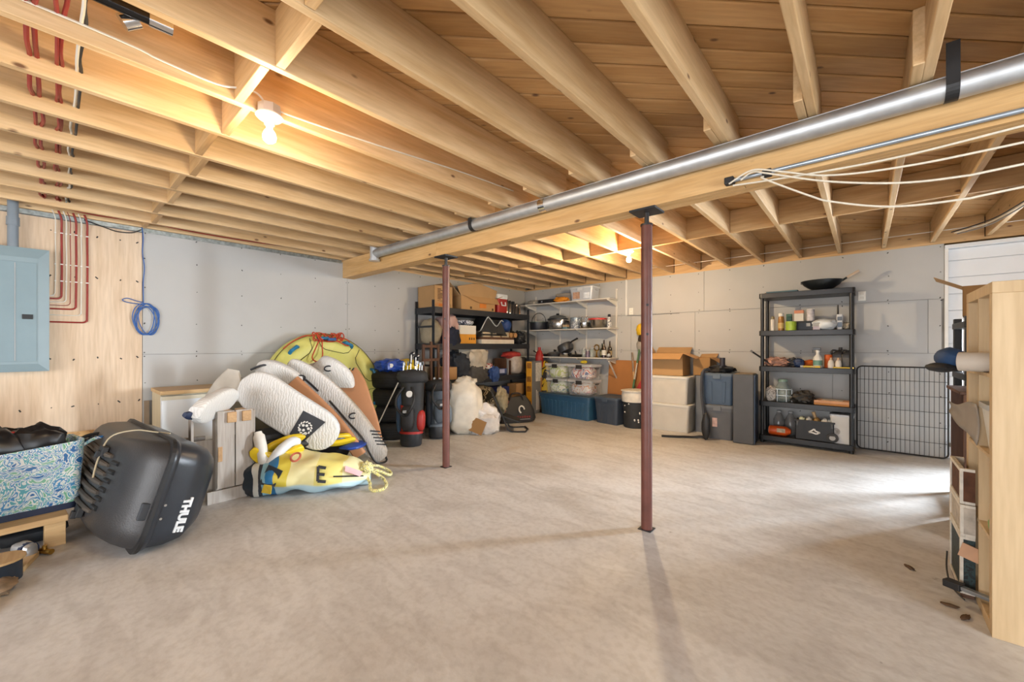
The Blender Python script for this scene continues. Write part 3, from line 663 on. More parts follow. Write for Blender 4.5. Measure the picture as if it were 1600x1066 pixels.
def tray_t(l):
    d = LBX-l
    for (d0, t0), (d1, t1) in zip(NOSE, NOSE[1:]):
        if d <= d1: return t0+(t1-t0)*(d-d0)/(d1-d0)
m = MB(); m.loft([cbring(ins, t, nr) for (nr, t), ins in zip(NOSE, (0,.006,.014,.025,.045,.075,.11))]); obj('base_tray', m, CBP, cb, smooth=True)
m = MB(); m.loft([cbring(-.012,-.012), cbring(-.014,.012), cbring(-.006,.035), cbring(.0,.04), cbring(.010,.13), cbring(.035,.22), cbring(.09,.295), cbring(.2,.32)]); obj('lid', m, CBM, cb, smooth=True)
m = MB(); m.loft([cbring(-.02,-.016), cbring(-.02,.004)]); obj('rim_lip', m, BLACK, cb)
RIBM = M('#4d463e', .6, var=.3, vs=6)
for i in range(7):
    w = .15 + i*.056; ls = [.14+(LBX-.42-.14)*q/9 for q in range(10)]
    obj('tray_rib', MB().tube([cbp(l,w,tray_t(l)-.004) for l in ls], [.012]+[.017]*8+[.011], 8), RIBM, cb, smooth=True)
    if i: l = LBX-.40+.01*i; obj('tray_slot', MB().tube([cbp(l-.05,w-.028,tray_t(l-.05)-.001), cbp(l+.03,w-.028,tray_t(l+.03)-.001)], .014, 8), BLACK, cb, smooth=True)
for w in (.12, .50):
    for l in (.25, .78):
        m = MB(); T = Matrix.Translation(cbp(l,w,tray_t(l)-.018)) @ Matrix(((ex.x,upv.x,nv_.x,0),(ex.y,upv.y,nv_.y,0),(ex.z,upv.z,nv_.z,0),(0,0,0,1)))
        obj('mount_clamp', m.box((-.06,-.03,-.012),(.06,.03,.02),T=T).box((-.02,-.045,-.028),(.02,.0,.0),T=T), BLACK, cb, bev=.004)
# lock plate on the near end of the tray, rivets and lettering on the near end of the lid
def endT(w, t, off=.0):
    """frame on the near end: X = up the box, Y = across towards the lid, Z = out of the end"""
    c = cbp(LBX+off, w, t); return Matrix(((-nv_.x*1, upv.x, ex.x, c.x),(-nv_.y, upv.y, ex.y, c.y),(-nv_.z, upv.z, ex.z, c.z),(0,0,0,1)))
obj('lock_plate', MB().box((-.022,-.05,-.02),(.022,.05,.006), T=endT(.24,-.04,-.012)), M('#3d4146',.3), cb, bev=.006)
for w, t_ in ((.20,.05),(.28,.05)): obj('rivet', MB().cyl((0,0,-.02),(0,0,.006),.008,n=8), STEEL, cb).matrix_local = endT(w, t_, -.004 if t_ > 0 else -.02)
tm = text_mesh('THULE', .068, M('#d9dcde',.5,var=.02), .006, .004)
o = obj('lettering', tm, None, cb)
c = cbp(LBX-.028, .215, .165)
zt_ = (ex + nv_*.22).normalized(); xt_ = (-upv - zt_*(-upv).dot(zt_)).normalized(); yt_ = zt_.cross(xt_)
o.matrix_local = Matrix(((xt_.x,yt_.x,zt_.x,c.x),(xt_.y,yt_.y,zt_.y,c.y),(xt_.z,yt_.z,zt_.z,c.z),(0,0,0,1)))
m = MB().tube(spline([cbp(1.02,.675,.03), cbp(.92,.665,-.03), cbp(.84,.655,-.12), cbp(.78,.59,-.215), cbp(.80,.45,-.235), cbp(.86,.34,-.235)], 6), .005, 6)
tag(obj('bungee_cord', m, M('#b9ad90',.7,var=.1), smooth=True), 'thin tan cord looped over the top of the black cargo box', 'cord')

# ------------------------------------------------------------------ mini fridge, pallet
t = thing('mini_fridge', 'small white fridge with cream wood top against left wall', 'fridge', (.06,-5.955,0))
obj('cabinet', MB().box((0,0,.03),(.47,.49,.815)), M('#cdbf9f',.5,var=.06), t, bev=.004)
obj('top_panel', MB().box((-.01,-.008,.815),(.53,.50,.85)), M('#c9a878',.5,var=.1), t, bev=.004)
d = obj('door', MB().box((.475,0,.05),(.53,.49,.80)), M('#e4e8ea',.3,var=.02), t, bev=.012)
obj('door_trim', MB().box((.53,0,.765),(.536,.49,.80)), M('#d6cfb8',.4), d)
obj('gasket', MB().box((.468,.01,.05),(.476,.48,.80)), GREY, t)
for x, y in ((.04,.04),(.43,.04),(.04,.45),(.43,.45)): obj('foot', MB().cyl((x,y,0),(x,y,.03),.018,n=8), BLACK, t)
single('osb_divider', 'sheet of grey board standing between fridge and wall seam', 'board', MB().box((0,-.02,0),(.012,.02,.72)), M('#8f7d68',.8), (.012,-5.99,0))
pl = thing('wooden_pallet', 'grey wooden pallet standing on edge before the fridge', 'pallet', (1.40,-5.90,0))
for y0, y1 in ((.165,.285),(.292,.415)): obj('deck_board', MB().box((.09,y0,.11),(.11,y1,.735)), WPAL, pl, bev=.003)
obj('deck_board', MB().box((.09,.10,.0),(.11,.46,.10)), WPALX if 'WPALX' in globals() else WPAL, pl, bev=.003)
for y0, y1 in ((.0,.018),(.02,.16)): obj('back_board', MB().box((-.02 if y0 else -.0,y0,.0),(-.004 if y0 else .088,y1,.70 if not y0 else .5)), WPAL, pl, bev=.003)
WBLK = wood('cut_lumber_end', (.62,.40,.20), (.50,.30,.14), 'X')
for y in (.23, .335): obj('stringer', MB().box((-.10,y,.64),(.13,y+.065,.725)), WBLK, pl, bev=.004)
obj('stringer', MB().box((-.02,.16,.0),(.088,.20,.72)), WPAL, pl, bev=.003)
obj('stringer', MB().box((-.02,.40,.0),(.088,.44,.72)), WPAL, pl, bev=.003)
obj('notch_block', MB().box((.02,.17,.33),(.115,.20,.45)), WBLK, pl, bev=.003)
single('grey_plank', 'grey plank leaning between pallet and cargo box', 'plank', MB().box((-.012,0,0),(.012,.15,.52)), WPAL, (1.28,-5.92,0), -.2, bev=.003)

# ------------------------------------------------------------------ towables and inflatables
TUBE_Y = pattern('tube_yellow', [(0, srgb('#cdc96c')), (.55, srgb('#d2cd72')), (.75, srgb('#c8c268'))], 3., 1., .5)
tb = thing('yellow_towable_tube', 'big round yellow towable tube leaning on left wall', 'inflatable', (0,0,0))
cT = Vector((.30,-4.33,.72)); tilt = R(13); nT = Vector((math.cos(tilt),0,math.sin(tilt))); yT = Vector((0,1,0)); zT = Vector((-math.sin(tilt),0,math.cos(tilt)))
TT = Matrix(((yT.x,zT.x,nT.x,cT.x),(yT.y,zT.y,nT.y,cT.y),(yT.z,zT.z,nT.z,cT.z),(0,0,0,1)))   # local X = along wall, Y = up, Z = out
RT = .73
prof = [(0,.05),(.36,.055),(.42,.06),(.45,.09),(.55,.115),(.66,.10),(.715,.06),(.73,.0),(.715,-.06),(.66,-.10),(.5,-.11),(0,-.10)]
obj('cover', MB().lathe(prof, n=48, T=TT), TUBE_Y, tb, smooth=True)
def ptT(r, a, z): return TT @ Vector((r*math.cos(a), r*math.sin(a), z))
LINE = M('#4c4a2c', .6)
obj('printed_line', MB().tube([ptT(.70,2*math.pi*i/48,.081) for i in range(48)], .004, 4, closed=True), LINE, tb)
for k in range(7):
    a0 = 2*math.pi*k/7; pts = [ptT(.66,a0+.06,.105), ptT(.53,a0+.10,.118), ptT(.49,a0+.2,.108), ptT(.49,a0+.68,.108), ptT(.53,a0+.78,.118), ptT(.66,a0+.82,.105)]
    obj('printed_line', MB().tube(pts, .004, 4), LINE, tb)
HB = M('#1f6f97', .5)
for a in (R(62), R(14), R(-19), R(128), R(92)):
    m = MB(); m.tube([ptT(.62,a-.10,.10), ptT(.63,a-.07,.14), ptT(.63,a+.07,.14), ptT(.62,a+.10,.10)], .022, 8); obj('grab_handle', m, HB, tb, smooth=True)
RO = M('#b5401f', .7, var=.15, vs=30)
rp = thing('orange_tow_rope', 'orange tow rope bunched over the top of the yellow tube', 'rope', (0,0,0))
pts = []
for i in range(64):
    a = i*.93; pts.append(TT @ Vector((.02+.15*math.sin(a*.37+.3)+.05*math.sin(a), .64+.055*math.cos(a*1.3), .135+.03*math.sin(a*.71)+.015)))
obj('bundle', MB().tube(spline(pts,3), .0075, 6), RO, rp, smooth=True)
obj('loop', MB().tube(spline([TT @ Vector(q) for q in ((-.08,.62,.15),(-.14,.50,.15),(-.19,.38,.14),(-.13,.33,.14),(-.07,.40,.15),(-.06,.52,.15),(-.05,.62,.155))],6), .0075, 6), RO, rp, smooth=True)
obj('loop', MB().tube(spline([TT @ Vector(q) for q in ((.16,.64,.14),(.26,.62,.14),(.31,.57,.14),(.27,.53,.14),(.18,.57,.15),(.08,.6,.16))],6), .0075, 6), RO, rp, smooth=True)
obj('loop', MB().tube(spline([TT @ Vector(q) for q in ((-.12,.66,.13),(-.25,.66,.11),(-.40,.58,.11),(-.5,.5,.12))],6), .007, 6), RO, rp, smooth=True)
obj('clip', MB().cbox((0,0,0),(.10,.035,.03),T=TT @ Matrix.Translation((.05,.60,.20))), BLUE, rp, bev=.006)

def pad(name, parent, path, width, th, mat, ends=.35, back=None, n=8, k=6, wprof=None, edge=None):
    """thick flexible pad swept along path; width = vector (or list), rounded end outline and rounded edges"""
    P = spline(path, k); Nn = len(P); rings = []; rings2 = []
    W0 = [Vector(w) for w in width] if isinstance(width[0], (tuple, list, Vector)) else None
    if W0: Ws = spline(W0, k)
    for i, p in enumerate(P):
        d = (P[min(i+1,Nn-1)]-P[max(i-1,0)]).normalized(); w = Ws[i] if W0 else Vector(width)
        L = w.length; wd = w.normalized(); wd = (wd - d*wd.dot(d)).normalized(); nn = d.cross(wd)
        f = i/(Nn-1); s = 1.0
        if ends:
            for q in (f, 1-f):
                if q < ends: s = min(s, math.sqrt(max(.02, 1-(1-q/ends)**2)))
        if wprof: s = wprof(f)
        h = L*s/2; r = th/2; ring = []
        for a in range(n):      # rounded cross-section
            an = 2*math.pi*a/n + math.pi/n
            c_, s_ = math.cos(an), math.sin(an)
            ring.append(p + wd*(math.copysign(max(h-r,0.002), c_) + r*c_*.9) + nn*(r*math.copysign(abs(s_)**.5, s_)))
        rings.append(ring)
    m = MB(); m.loft(rings)
    if back is not None:
        m.m = []; 
        for i in range(Nn-1):
            for a in range(n): m.m.append(1 if (2*math.pi*(a+1)/n) % (2*math.pi) > math.pi - .01 and a < n-1 else 0)
        m.m += [0, 0]
        return obj(name, m, [mat, back], parent, smooth=True)
    return obj(name, m, mat, parent, smooth=True)
EVA = pattern('white_eva_grooves', [(0, srgb('#cfcdc8')), (.45, srgb('#dad8d3')), (1, srgb('#dedcd8'))], 20., 7., .6, 'wave', bump=.25)
TAN = M('#b67f55', .55, var=.08, vs=3)
PRT = M('#22242a', .5, var=.05)
# plane helper for this pile: X position, y, z
pa = thing('white_grooved_board', 'white grooved foam board with dark logo patch, lying slanted on pile', 'inflatable board', (0,0,0))
A0, A1 = Vector((1.08,-5.42,.93)), Vector((1.58,-4.84,.38))
axA = (A1-A0).normalized(); wdA = Vector((.30,.42,.75)); wdA = (wdA-axA*wdA.dot(axA)).normalized(); nA = axA.cross(wdA); 
if nA.x < 0: nA = -nA
pad('deck', pa, [A0-axA*.02, A0+(A1-A0)*.25+nA*.03, A0+(A1-A0)*.5+nA*.04, A0+(A1-A0)*.75+nA*.025, A1+axA*.04], wdA*.40, .085, EVA, ends=.22, n=14, k=7)
lc = A0+(A1-A0)*.74 + nA*.072 - wdA*.0
TA = Matrix(((axA.x,wdA.x,nA.x,lc.x),(axA.y,wdA.y,nA.y,lc.y),(axA.z,wdA.z,nA.z,lc.z),(0,0,0,1)))
nz_ = nA
o = obj('logo_patch', MB().prism([(-.08,-.15),(.06,-.165),(.115,.11),(-.11,.09)], -.004, .006, T=TA), PRT, pa)
g = MB()
for i in range(14):
    a = 2*math.pi*i/14; g.bar((.062*math.cos(a),-.03+.062*math.sin(a),.008),(.05*math.cos(a+.3),-.03+.05*math.sin(a+.3),.008),.012,.003)
for q in ((-.028,-.01),(.028,-.01),(0,-.045),(-.03,-.06),(.03,-.06),(0,.005)): g.cyl((q[0],-.03+q[1]+.02,.006),(q[0],-.03+q[1]+.02,.0095),.013,n=7)
go = MB(); go.add([tuple(TA @ Vector(p)) for p in g.v], g.f); obj('logo_mark', go, WHITE, pa)
pb_ = thing('white_tan_folded_board', 'white and tan inflatable board folded over, standing beside yellow tube', 'inflatable board', (0,0,0))
def AX(x, y, z): return Vector((x,y,z))
# long leg from the fold at the top down to the floor on the right: white face + tan back shown on its right flank
wB = Vector((.26,.30,.06))
pad('front_leg', pb_, [AX(.85,-5.00,.98), AX(.95,-4.90,.93), AX(1.12,-4.72,.76), AX(1.30,-4.52,.50), AX(1.48,-4.36,.20), AX(1.55,-4.28,.06)], [Vector((.2,.22,.20)), Vector((.2,.24,.16)), Vector((.18,.24,.12)), Vector((.15,.2,.12)), Vector((.13,.17,.1)), Vector((.1,.12,.08))], .10, EVA, ends=.10, n=14)
pad('rolled_top', pb_, [AX(.62,-4.60,.74), AX(.66,-4.72,.90), AX(.78,-4.72,.99), AX(.92,-4.62,.98), AX(.99,-4.52,.89), AX(.98,-4.50,.82)], [Vector((.24,.27,.05))]*6, .11, EVA, ends=0, n=14)
pad('tan_back', pb_, [AX(.92,-4.42,.92), AX(.98,-4.36,.80), AX(1.06,-4.30,.62), AX(1.16,-4.22,.36), AX(1.28,-4.16,.06)], [Vector((.14,.34,.03)), Vector((.14,.34,.03)), Vector((.12,.28,.03)), Vector((.1,.2,.03)), Vector((.07,.10,.02))], .07, TAN, ends=0, n=14)
pad('tan_edge', pb_, [AX(1.12,-5.02,.92), AX(1.22,-4.88,.74), AX(1.34,-4.72,.52), AX(1.46,-4.60,.30), AX(1.52,-4.52,.14)], [Vector((.05,.07,.10))]*5, .06, TAN, ends=0, n=10)
pad('white_fold', pb_, [AX(.78,-5.22,.98), AX(.90,-5.16,1.01), AX(1.0,-5.06,.95), AX(1.08,-4.97,.84)], [Vector((.16,.10,.16))]*4, .10, EVA, ends=.12, n=12)
for i in range(5):
    c0 = AX(1.50+.012*i,-4.40+.012*i,.37-.035*i); obj('printed_stripe', MB().bar(c0, c0+Vector((.05,.09,-.015)), .014, .012), PRT, pb_)
for p in (AX(1.0,-4.62,1.02), AX(1.06,-4.78,.93), AX(1.36,-4.52,.53), AX(1.11,-4.95,.94)):
    obj('printed_mark', MB().tube([p+Vector((.012,.045*math.cos(q),.028*math.sin(q))) for q in [k*math.pi/6 for k in range(12)]], .008, 5, closed=True), PRT, pb_)
for p0 in (AX(1.05,-4.40,.98),):
    for i in range(4): obj('printed_stripe', MB().bar(p0+Vector((0,.045*i-.1,.012)), p0+Vector((-.08,.045*i-.04,.03)), .014, .01), PRT, pb_)
for k_, pts_ in enumerate(([AX(.80,-5.30,1.03), AX(.90,-5.22,1.075), AX(1.0,-5.12,1.06), AX(1.08,-5.05,.99)], [AX(.97,-5.02,1.02), AX(1.08,-4.90,.93), AX(1.18,-4.80,.80)], [AX(.78,-4.86,1.05), AX(.88,-4.80,1.06), AX(.96,-4.76,1.03)])): obj('dark_trim', MB().tube(spline(pts_,5), .011, 6), PRT, pb_, smooth=True)
st_ = MB().tube(spline([AX(1.26,-4.72,.70), AX(1.38,-4.60,.50), AX(1.50,-4.48,.30), AX(1.56,-4.44,.16), AX(1.60,-4.38,.05), AX(1.58,-4.25,.05), AX(1.52,-4.35,.22)], 6), .011, 6); obj('black_strap', st_, BLACK, pb_, smooth=True)
st_ = thing('grey_foam_nose', 'rolled white board end lying over the pallet top', 'inflatable board', (0,0,0))
pad('deck', st_, [AX(1.62,-5.90,.765), AX(1.52,-5.81,.765), AX(1.40,-5.70,.80), AX(1.26,-5.56,.84)], [Vector((.12,-.05,.15)), Vector((.13,-.05,.17)), Vector((.13,-.05,.18)), Vector((.12,-.05,.18))], .09, EVA, ends=.30, n=14)
pad('dark_tip', st_, [AX(1.62,-5.96,.755), AX(1.57,-5.90,.735), AX(1.52,-5.86,.74)], [Vector((.04,-.03,.04))]*3, .035, NAVY, ends=.3, n=8)
pf = thing('grey_foam_flap', 'pale grey folded foam flap rising behind the pallet', 'inflatable board', (0,0,0))
pad('flap', pf, [AX(1.0,-5.58,.78), AX(.95,-5.52,.92), AX(.93,-5.48,1.04)], [Vector((.12,.26,.0)), Vector((.10,.20,0)), Vector((.05,.09,0))], .05, M('#bdb6aa',.7), ends=0, n=10)
# black and yellow inflatable under the boards
YBM = M('#e0bf22', .4, var=.06); BYM = M('#1c1c1c', .4)
yb = thing('black_yellow_inflatable', 'deflated black and yellow inflatable sandwiched under the white boards', 'inflatable', (0,0,0))
pad('black_fold', yb, [AX(1.28,-5.48,.31), AX(1.32,-5.2,.32), AX(1.36,-4.9,.30), AX(1.36,-4.62,.30)], [Vector((.30,.1,.12))]*4, .10, BYM, ends=.1, n=12)
pad('yellow_fold', yb, [AX(1.44,-5.36,.34), AX(1.46,-5.15,.40), AX(1.47,-4.85,.35), AX(1.48,-4.60,.33)], [Vector((.06,.02,.10))]*4, .05, YBM, ends=.1, n=10)
pad('yellow_fold', yb, [AX(1.55,-5.50,.40), AX(1.58,-5.40,.30), AX(1.60,-5.25,.30), AX(1.62,-5.12,.36)], [Vector((.06,.05,.10))]*4, .05, YBM, ends=.2, n=10)
pad('yellow_fold', yb, [AX(1.50,-4.88,.33), AX(1.52,-4.75,.31), AX(1.52,-4.58,.32)], [Vector((.06,.0,.05))]*3, .04, YBM, ends=.2, n=10)
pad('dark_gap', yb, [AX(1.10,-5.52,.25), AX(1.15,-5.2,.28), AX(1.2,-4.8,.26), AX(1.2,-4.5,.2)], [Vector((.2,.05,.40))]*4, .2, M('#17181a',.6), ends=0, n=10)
wh = thing('white_tubes', 'pair of curved white inflatable tubes beside the pallet', 'inflatable', (0,0,0))
obj('tube', MB().tube(spline([AX(1.52,-5.45,.53), AX(1.56,-5.44,.42), AX(1.58,-5.42,.28), AX(1.56,-5.40,.22)],5), [.03]*2+[.045]*13+[.03], 10), M('#dcd8cf',.45), wh, smooth=True)
obj('tube', MB().tube(spline([AX(1.58,-5.16,.40), AX(1.62,-5.22,.42), AX(1.64,-5.32,.36), AX(1.62,-5.40,.24)],5), .042, 10), M('#dcdfe0',.45), wh, smooth=True)
# deflated colourful towable on the floor
def cartoon():
    m, nt, b, tc = base('towable_print'); L = nt.links.new
    nz = N(nt, 'TexNoise', Scale=3.0, Detail=1.0); L(tc.outputs['Object'], nz.inputs['Vector'])
    sp = nt.nodes.new('ShaderNodeSeparateXYZ'); L(tc.outputs['Object'], sp.inputs[0])
    def lin(sock, k, kn, off):
        a = N(nt, 'Math', _operation='MULTIPLY_ADD'); L(sock, a.inputs[0]); a.inputs[1].default_value = k; a.inputs[2].default_value = off
        c_ = N(nt, 'Math', _operation='MULTIPLY_ADD'); L(nz.outputs[0], c_.inputs[0]); c_.inputs[1].default_value = kn; L(a.outputs[0], c_.inputs[2]); return c_.outputs[0]
    rx = ramp(nt, [(0, srgb('#23303c')), (.07, srgb('#dcdcd4')), (.12, srgb('#2c3440')), (.15, srgb('#8fc0d2')), (.20, srgb('#2f78ac')), (.27, srgb('#d2bf45')), (.36, srgb('#e2d9a0')), (.58, srgb('#dccf78')), (.80, srgb('#e4dfae'))]); rx.color_ramp.interpolation = 'CONSTANT'
    L(lin(sp.outputs[0], 1.0, .12, .44), rx.inputs[0])
    rz = ramp(nt, [(.30, (1,1,1)), (.34, (0,0,0))]); L(lin(sp.outputs[2], 2.0, .22, .0), rz.inputs[0])
    gt = N(nt, 'Math', _operation='GREATER_THAN'); L(sp.outputs[0], gt.inputs[0]); gt.inputs[1].default_value = -.24
    mm = N(nt, 'Math', _operation='MULTIPLY'); L(rz.outputs[0], mm.inputs[0]); L(gt.outputs[0], mm.inputs[1])
    L(mix(nt, mm.outputs[0], rx.outputs[0], srgb('#b4d0da')), b.inputs['Base Color']); b.inputs['Roughness'].default_value = .45; return m
cols = cartoon()
ct = thing('deflated_colour_tube', 'deflated yellow and pale blue printed towable slumped on floor', 'inflatable', (1.70,-5.08,0), R(57))
m = MB()
rings = []
for i in range(33):
    f = i/32; x = -.50 + 1.0*f; ring = []
    hh = .375*(math.sin(math.pi*min(1,max(0,.12+.82*f)))**.5)*(1-.30*f); ww = .28*(math.sin(math.pi*min(1,max(.02,.06+.90*f)))**.5)
    for k in range(28):
        a = 2*math.pi*k/28
        fold = .009*math.sin(26*f+a*3.0) + .006*math.sin(17*f-5*a) + .04*noise.noise(Vector((f*4,math.cos(a)*1.5,math.sin(a)*1.5)))
        y = ww*math.copysign(abs(math.cos(a))**.8, math.cos(a)) + fold*math.cos(a); z = hh*.5 + (hh*.5+fold)*math.sin(a)
        ring.append((x, y, max(.002, z)))
    rings.append(ring)
m.loft(rings); obj('cover', m, cols, ct, smooth=True)
def onct(x, a, up=.0): # point on the lump surface (camera side is -y)
    f = (x+.5)/1.0; hh = .375*(math.sin(math.pi*min(1,.12+.82*f))**.5)*(1-.30*f); ww = .28*(math.sin(math.pi*min(1,.06+.90*f))**.5)
    return Vector((x, -(ww+.015)*abs(math.cos(a))**.8, hh*.5+(hh*.5+.015)*math.sin(a)))
def patch(pts, mat, name='printed_patch'):
    P = [onct(x, R(a)) for x, a in pts]; c = sum(P, Vector())/len(P); n = (P[1]-P[0]).cross(P[2]-P[0]).normalized()
    if n.y > 0: n = -n
    m = MB(); m.loft([[tuple(p+n*.004) for p in P], [tuple(p+n*.012) for p in P]]); return obj(name, m, mat, ct)
patch([(-.28,45),(-.16,25),(-.22,-15),(-.34,-5)], M('#2d3338',.5)); patch([(-.30,-5),(-.24,-10),(-.26,-40),(-.33,-30)], M('#d9b93a',.5))
obj('printed_ring', MB().tube([onct(-.09+.035*math.cos(q), R(62+14*math.sin(q)))+Vector((0,-.008,.004)) for q in [k*math.pi/7 for k in range(14)]], .009, 6, closed=True), M('#b5614c',.5), ct, smooth=True)
patch([(.30,50),(.44,40),(.42,15),(.30,30)], M('#e7b3b8',.5))
em = MB()
for q in (((.10,38),(.105,-2)), ((.10,38),(.16,36)), ((.10,18),(.155,17)), ((.105,-2),(.165,-4))):
    em.bar(onct(q[0][0],R(q[0][1]))+Vector((0,-.012,0)), onct(q[1][0],R(q[1][1]))+Vector((0,-.012,0)), .02, .02)
obj('letter_e', em, PRT, ct)
obj('printed_line', MB().tube(spline([onct(.22,R(12))+Vector((0,-.006,0)), onct(.34,R(16))+Vector((0,-.006,0)), onct(.45,R(24))+Vector((0,-.006,0))],4), .006, 5), PRT, ct)
yr = thing('yellow_rope', 'yellow and black braided rope coiled beside the deflated towable', 'rope', (0,0,0))
YR = pattern('braided_yellow', [(0, srgb('#d9cf7a')), (.44, srgb('#ded7a6')), (.54, srgb('#4b4a36')), (.60, srgb('#d9cf8a'))], 55., 0, .7)
obj('loop', MB().tube(spline([(2.0,-4.74,.12),(2.10,-4.74,.05),(2.20,-4.78,.014),(2.26,-4.72,.014),(2.18,-4.62,.014),(2.08,-4.60,.05),(2.0,-4.66,.11)], 6), .014, 7), YR, yr, smooth=True)
obj('loop', MB().tube(spline([(1.98,-4.70,.14),(2.02,-4.60,.10),(2.0,-4.48,.03),(1.92,-4.42,.03),(1.86,-4.50,.09),(1.92,-4.64,.14)], 6), .014, 7), YR, yr, smooth=True)
obj('knot', MB().blob((1.97,-4.70,.14),(.06,.06,.06),2,.3,4.), YR, yr, smooth=True)
single('blue_towable_corner', 'deep blue fabric corner poking out beside the folded boards', 'inflatable', MB().blob((0,0,.03),(.10,.16,.035),4,.2,2.,18,10,flat=0), M('#1d3f8f',.5), (1.50,-4.58,.22), .4, smooth=True)
# ------------------------------------------------------------------ tyres with bags on top
TYRE = M('#1b1b1c', .7, var=.15, vs=20, bump=.15, bs=80); TREAD = M('#141415', .8)
def tyre(z, lab, dx, dy_):
    t = thing('car_tyre', lab, 'tyre', (.45+dx,-3.44+dy_,z), group='stack of tyres')
    w = .228; ro, ri = .32, .20
    prof = [(ri,.03),(ri+.03,.008),(ro-.06,.0),(ro-.02,.02),(ro,.05),(ro,.178),(ro-.02,.208),(ro-.06,w),(ri+.03,w-.008),(ri,w-.03)]
    m = MB(); n = 40
    rings = [[(r*math.cos(2*math.pi*k/n), r*math.sin(2*math.pi*k/n), zz) for k in range(n)] for r, zz in prof]
    m.loft(rings, loop=True); obj('carcass', m, TYRE, t, smooth=True)
    for zz in (.082, .114, .146):
        obj('tread_groove', MB().lathe([(ro-.004,zz-.004),(ro+.0015,zz-.004),(ro+.0015,zz+.004),(ro-.004,zz+.004)], n=40), TREAD, t, smooth=True)
for i, (dx, dy_, lab) in enumerate(((0,0,'bottom tyre of the stack by the golf bag'),(-.02,.01,'second tyre up in the stack by golf bag'),(.01,-.01,'third tyre up in the stack by golf bag'),(-.01,.0,'topmost tyre of the stack, under the plastic bags'))): tyre(i*.2285, lab, dx, dy_)
bpb = lump('blue_plastic_bag', 'crumpled blue plastic bag with white emblem on the tyre stack', 'bag', (.48,-3.54,.914), (.17,.17,.085), M('#2448a0',.35,var=.15,vs=8), 2, .35, 2.4)
obj('emblem', MB().cyl((.145,-.06,.085),(.157,-.068,.089),.028,n=14), WHITE, bpb)
lump('yellow_plastic_bag', 'crumpled yellow plastic bag beside the blue one on tyres', 'bag', (.50,-3.27,.914), (.16,.16,.085), M('#d9b92b',.4,var=.1,vs=8), 5, .3, 2.2)

# ------------------------------------------------------------------ golf bags
def golfbag(label, loc, rz, lean, c_main, c_side, c_trim, clubs, h=.90, stand=True, white=True):
    t = thing('golf_bag', label, 'golf bag', loc, rz, group='golf bags')
    T = Matrix.Rotation(lean, 4, 'X')
    def g(mb): return MB().add([tuple(T @ Vector(p)) for p in mb.v], mb.f)
    r = .145
    m = MB().lathe([(0,.16),(r*.92,.16),(r*.98,.3),(r,.5),(r*1.02,h-.12),(r*1.12,h)], n=20, sy=.9); obj('body', g(m), c_main, t, smooth=True)
    obj('base', g(MB().lathe([(0,0),(r*.86,0),(r*.95,.02),(r*.98,.16),(0,.16)], n=20, sy=.9)), M('#2c3036',.4), t, smooth=True)
    obj('base_trim', g(MB().lathe([(r*1.0,.155),(r*1.03,.155),(r*1.03,.185),(r*1.0,.185)], n=20, sy=.9)), c_trim, t, smooth=True)
    obj('collar', g(MB().blob((0,0,h-.03),(r*1.35,r*1.25,.095),3,.10,2.,24,12,e=.8)), M('#2b2c2e',.7,var=.15), t, smooth=True)
    obj('side_panel', g(MB().blob((-r*.95,-.03,.42),(.045,.07,.26),2,.05,2.,16,12,e=.7)), c_side, t, smooth=True)
    obj('pocket', g(MB().blob((.0,-r*.95,.36),(.085,.06,.16),1,.05,2.,20,12,e=.7)), c_main, t, smooth=True)
    obj('pocket', g(MB().blob((r*.9,-.02,.32),(.05,.07,.13),4,.05,2.,16,12,e=.7)), c_trim, t, smooth=True)
    obj('red_accent' if c_trim is RED else 'accent_panel', g(MB().loft([[(-.075,-r*1.0,.2),(-.02,-r*1.12,.2),(-.02,-r*1.05,.21),(-.075,-r*.93,.21)],[(-.10,-r*.9,.52),(-.03,-r*1.1,.5),(-.03,-r*1.02,.5),(-.10,-r*.8,.52)]])), c_trim, t, bev=.004)
    for s in (-1, 1): obj('shoulder_strap', g(MB().tube(spline([(s*.05,-r*1.1,.74),(s*.11,-r*1.55,.62),(s*.10,-r*1.75,.5),(s*.02,-r*1.6,.40),(-s*.02,-r*1.3,.40)],5), .016, 7)), BLACK, t, smooth=True)
    if white: obj('ball_badge', g(MB().cyl((.05,-r*1.42,.66),(.05,-r*1.55,.66),.04,n=16)), M('#e9e8e2',.5), t, smooth=True)
    obj('buckle', g(MB().box((-.015,-r*1.75,.43),(.02,-r*1.55,.46))), LGREY, t)
    if stand: obj('stand_leg', MB().cyl((-.15,-.05,.80),(-.42,-.10,.22),.008,n=8), M('#c9c2b4',.4), t, smooth=True)
    for i, (x, y, dz_, kind) in enumerate(clubs):
        c = obj('golf_club', g(MB().cyl((x,y,.3),(x*1.1,y*1.1,h+dz_),.006,n=6)), STEEL, t)
        if kind == 'wood': hm = MB().tube(spline([(x*1.1,y*1.1,h+dz_-.06),(x*1.1,y*1.1,h+dz_+.05),(x*1.1+.05,y*1.1-.02,h+dz_+.07)],4), [.02]*4+[.028]*4+[.022], 8); mm = M('#20222c',.3)
        else: hm = MB().box((x*1.1-.010,y*1.1-.007,h+dz_-.01),(x*1.1+.024,y*1.1+.007,h+dz_+.040)); mm = M('#8d9092',.35,metal=.8)
        obj('club_head', g(hm), mm, c, smooth=kind == 'wood', bev=0 if kind == 'wood' else .006)
        if kind == 'wood': obj('white_stripe', g(MB().tube([(x*1.1+.012,y*1.1-.024,h+dz_-.05),(x*1.1+.014,y*1.1-.026,h+dz_+.05),(x*1.1+.06,y*1.1-.035,h+dz_+.075)], .008, 6)), WHITE, c)
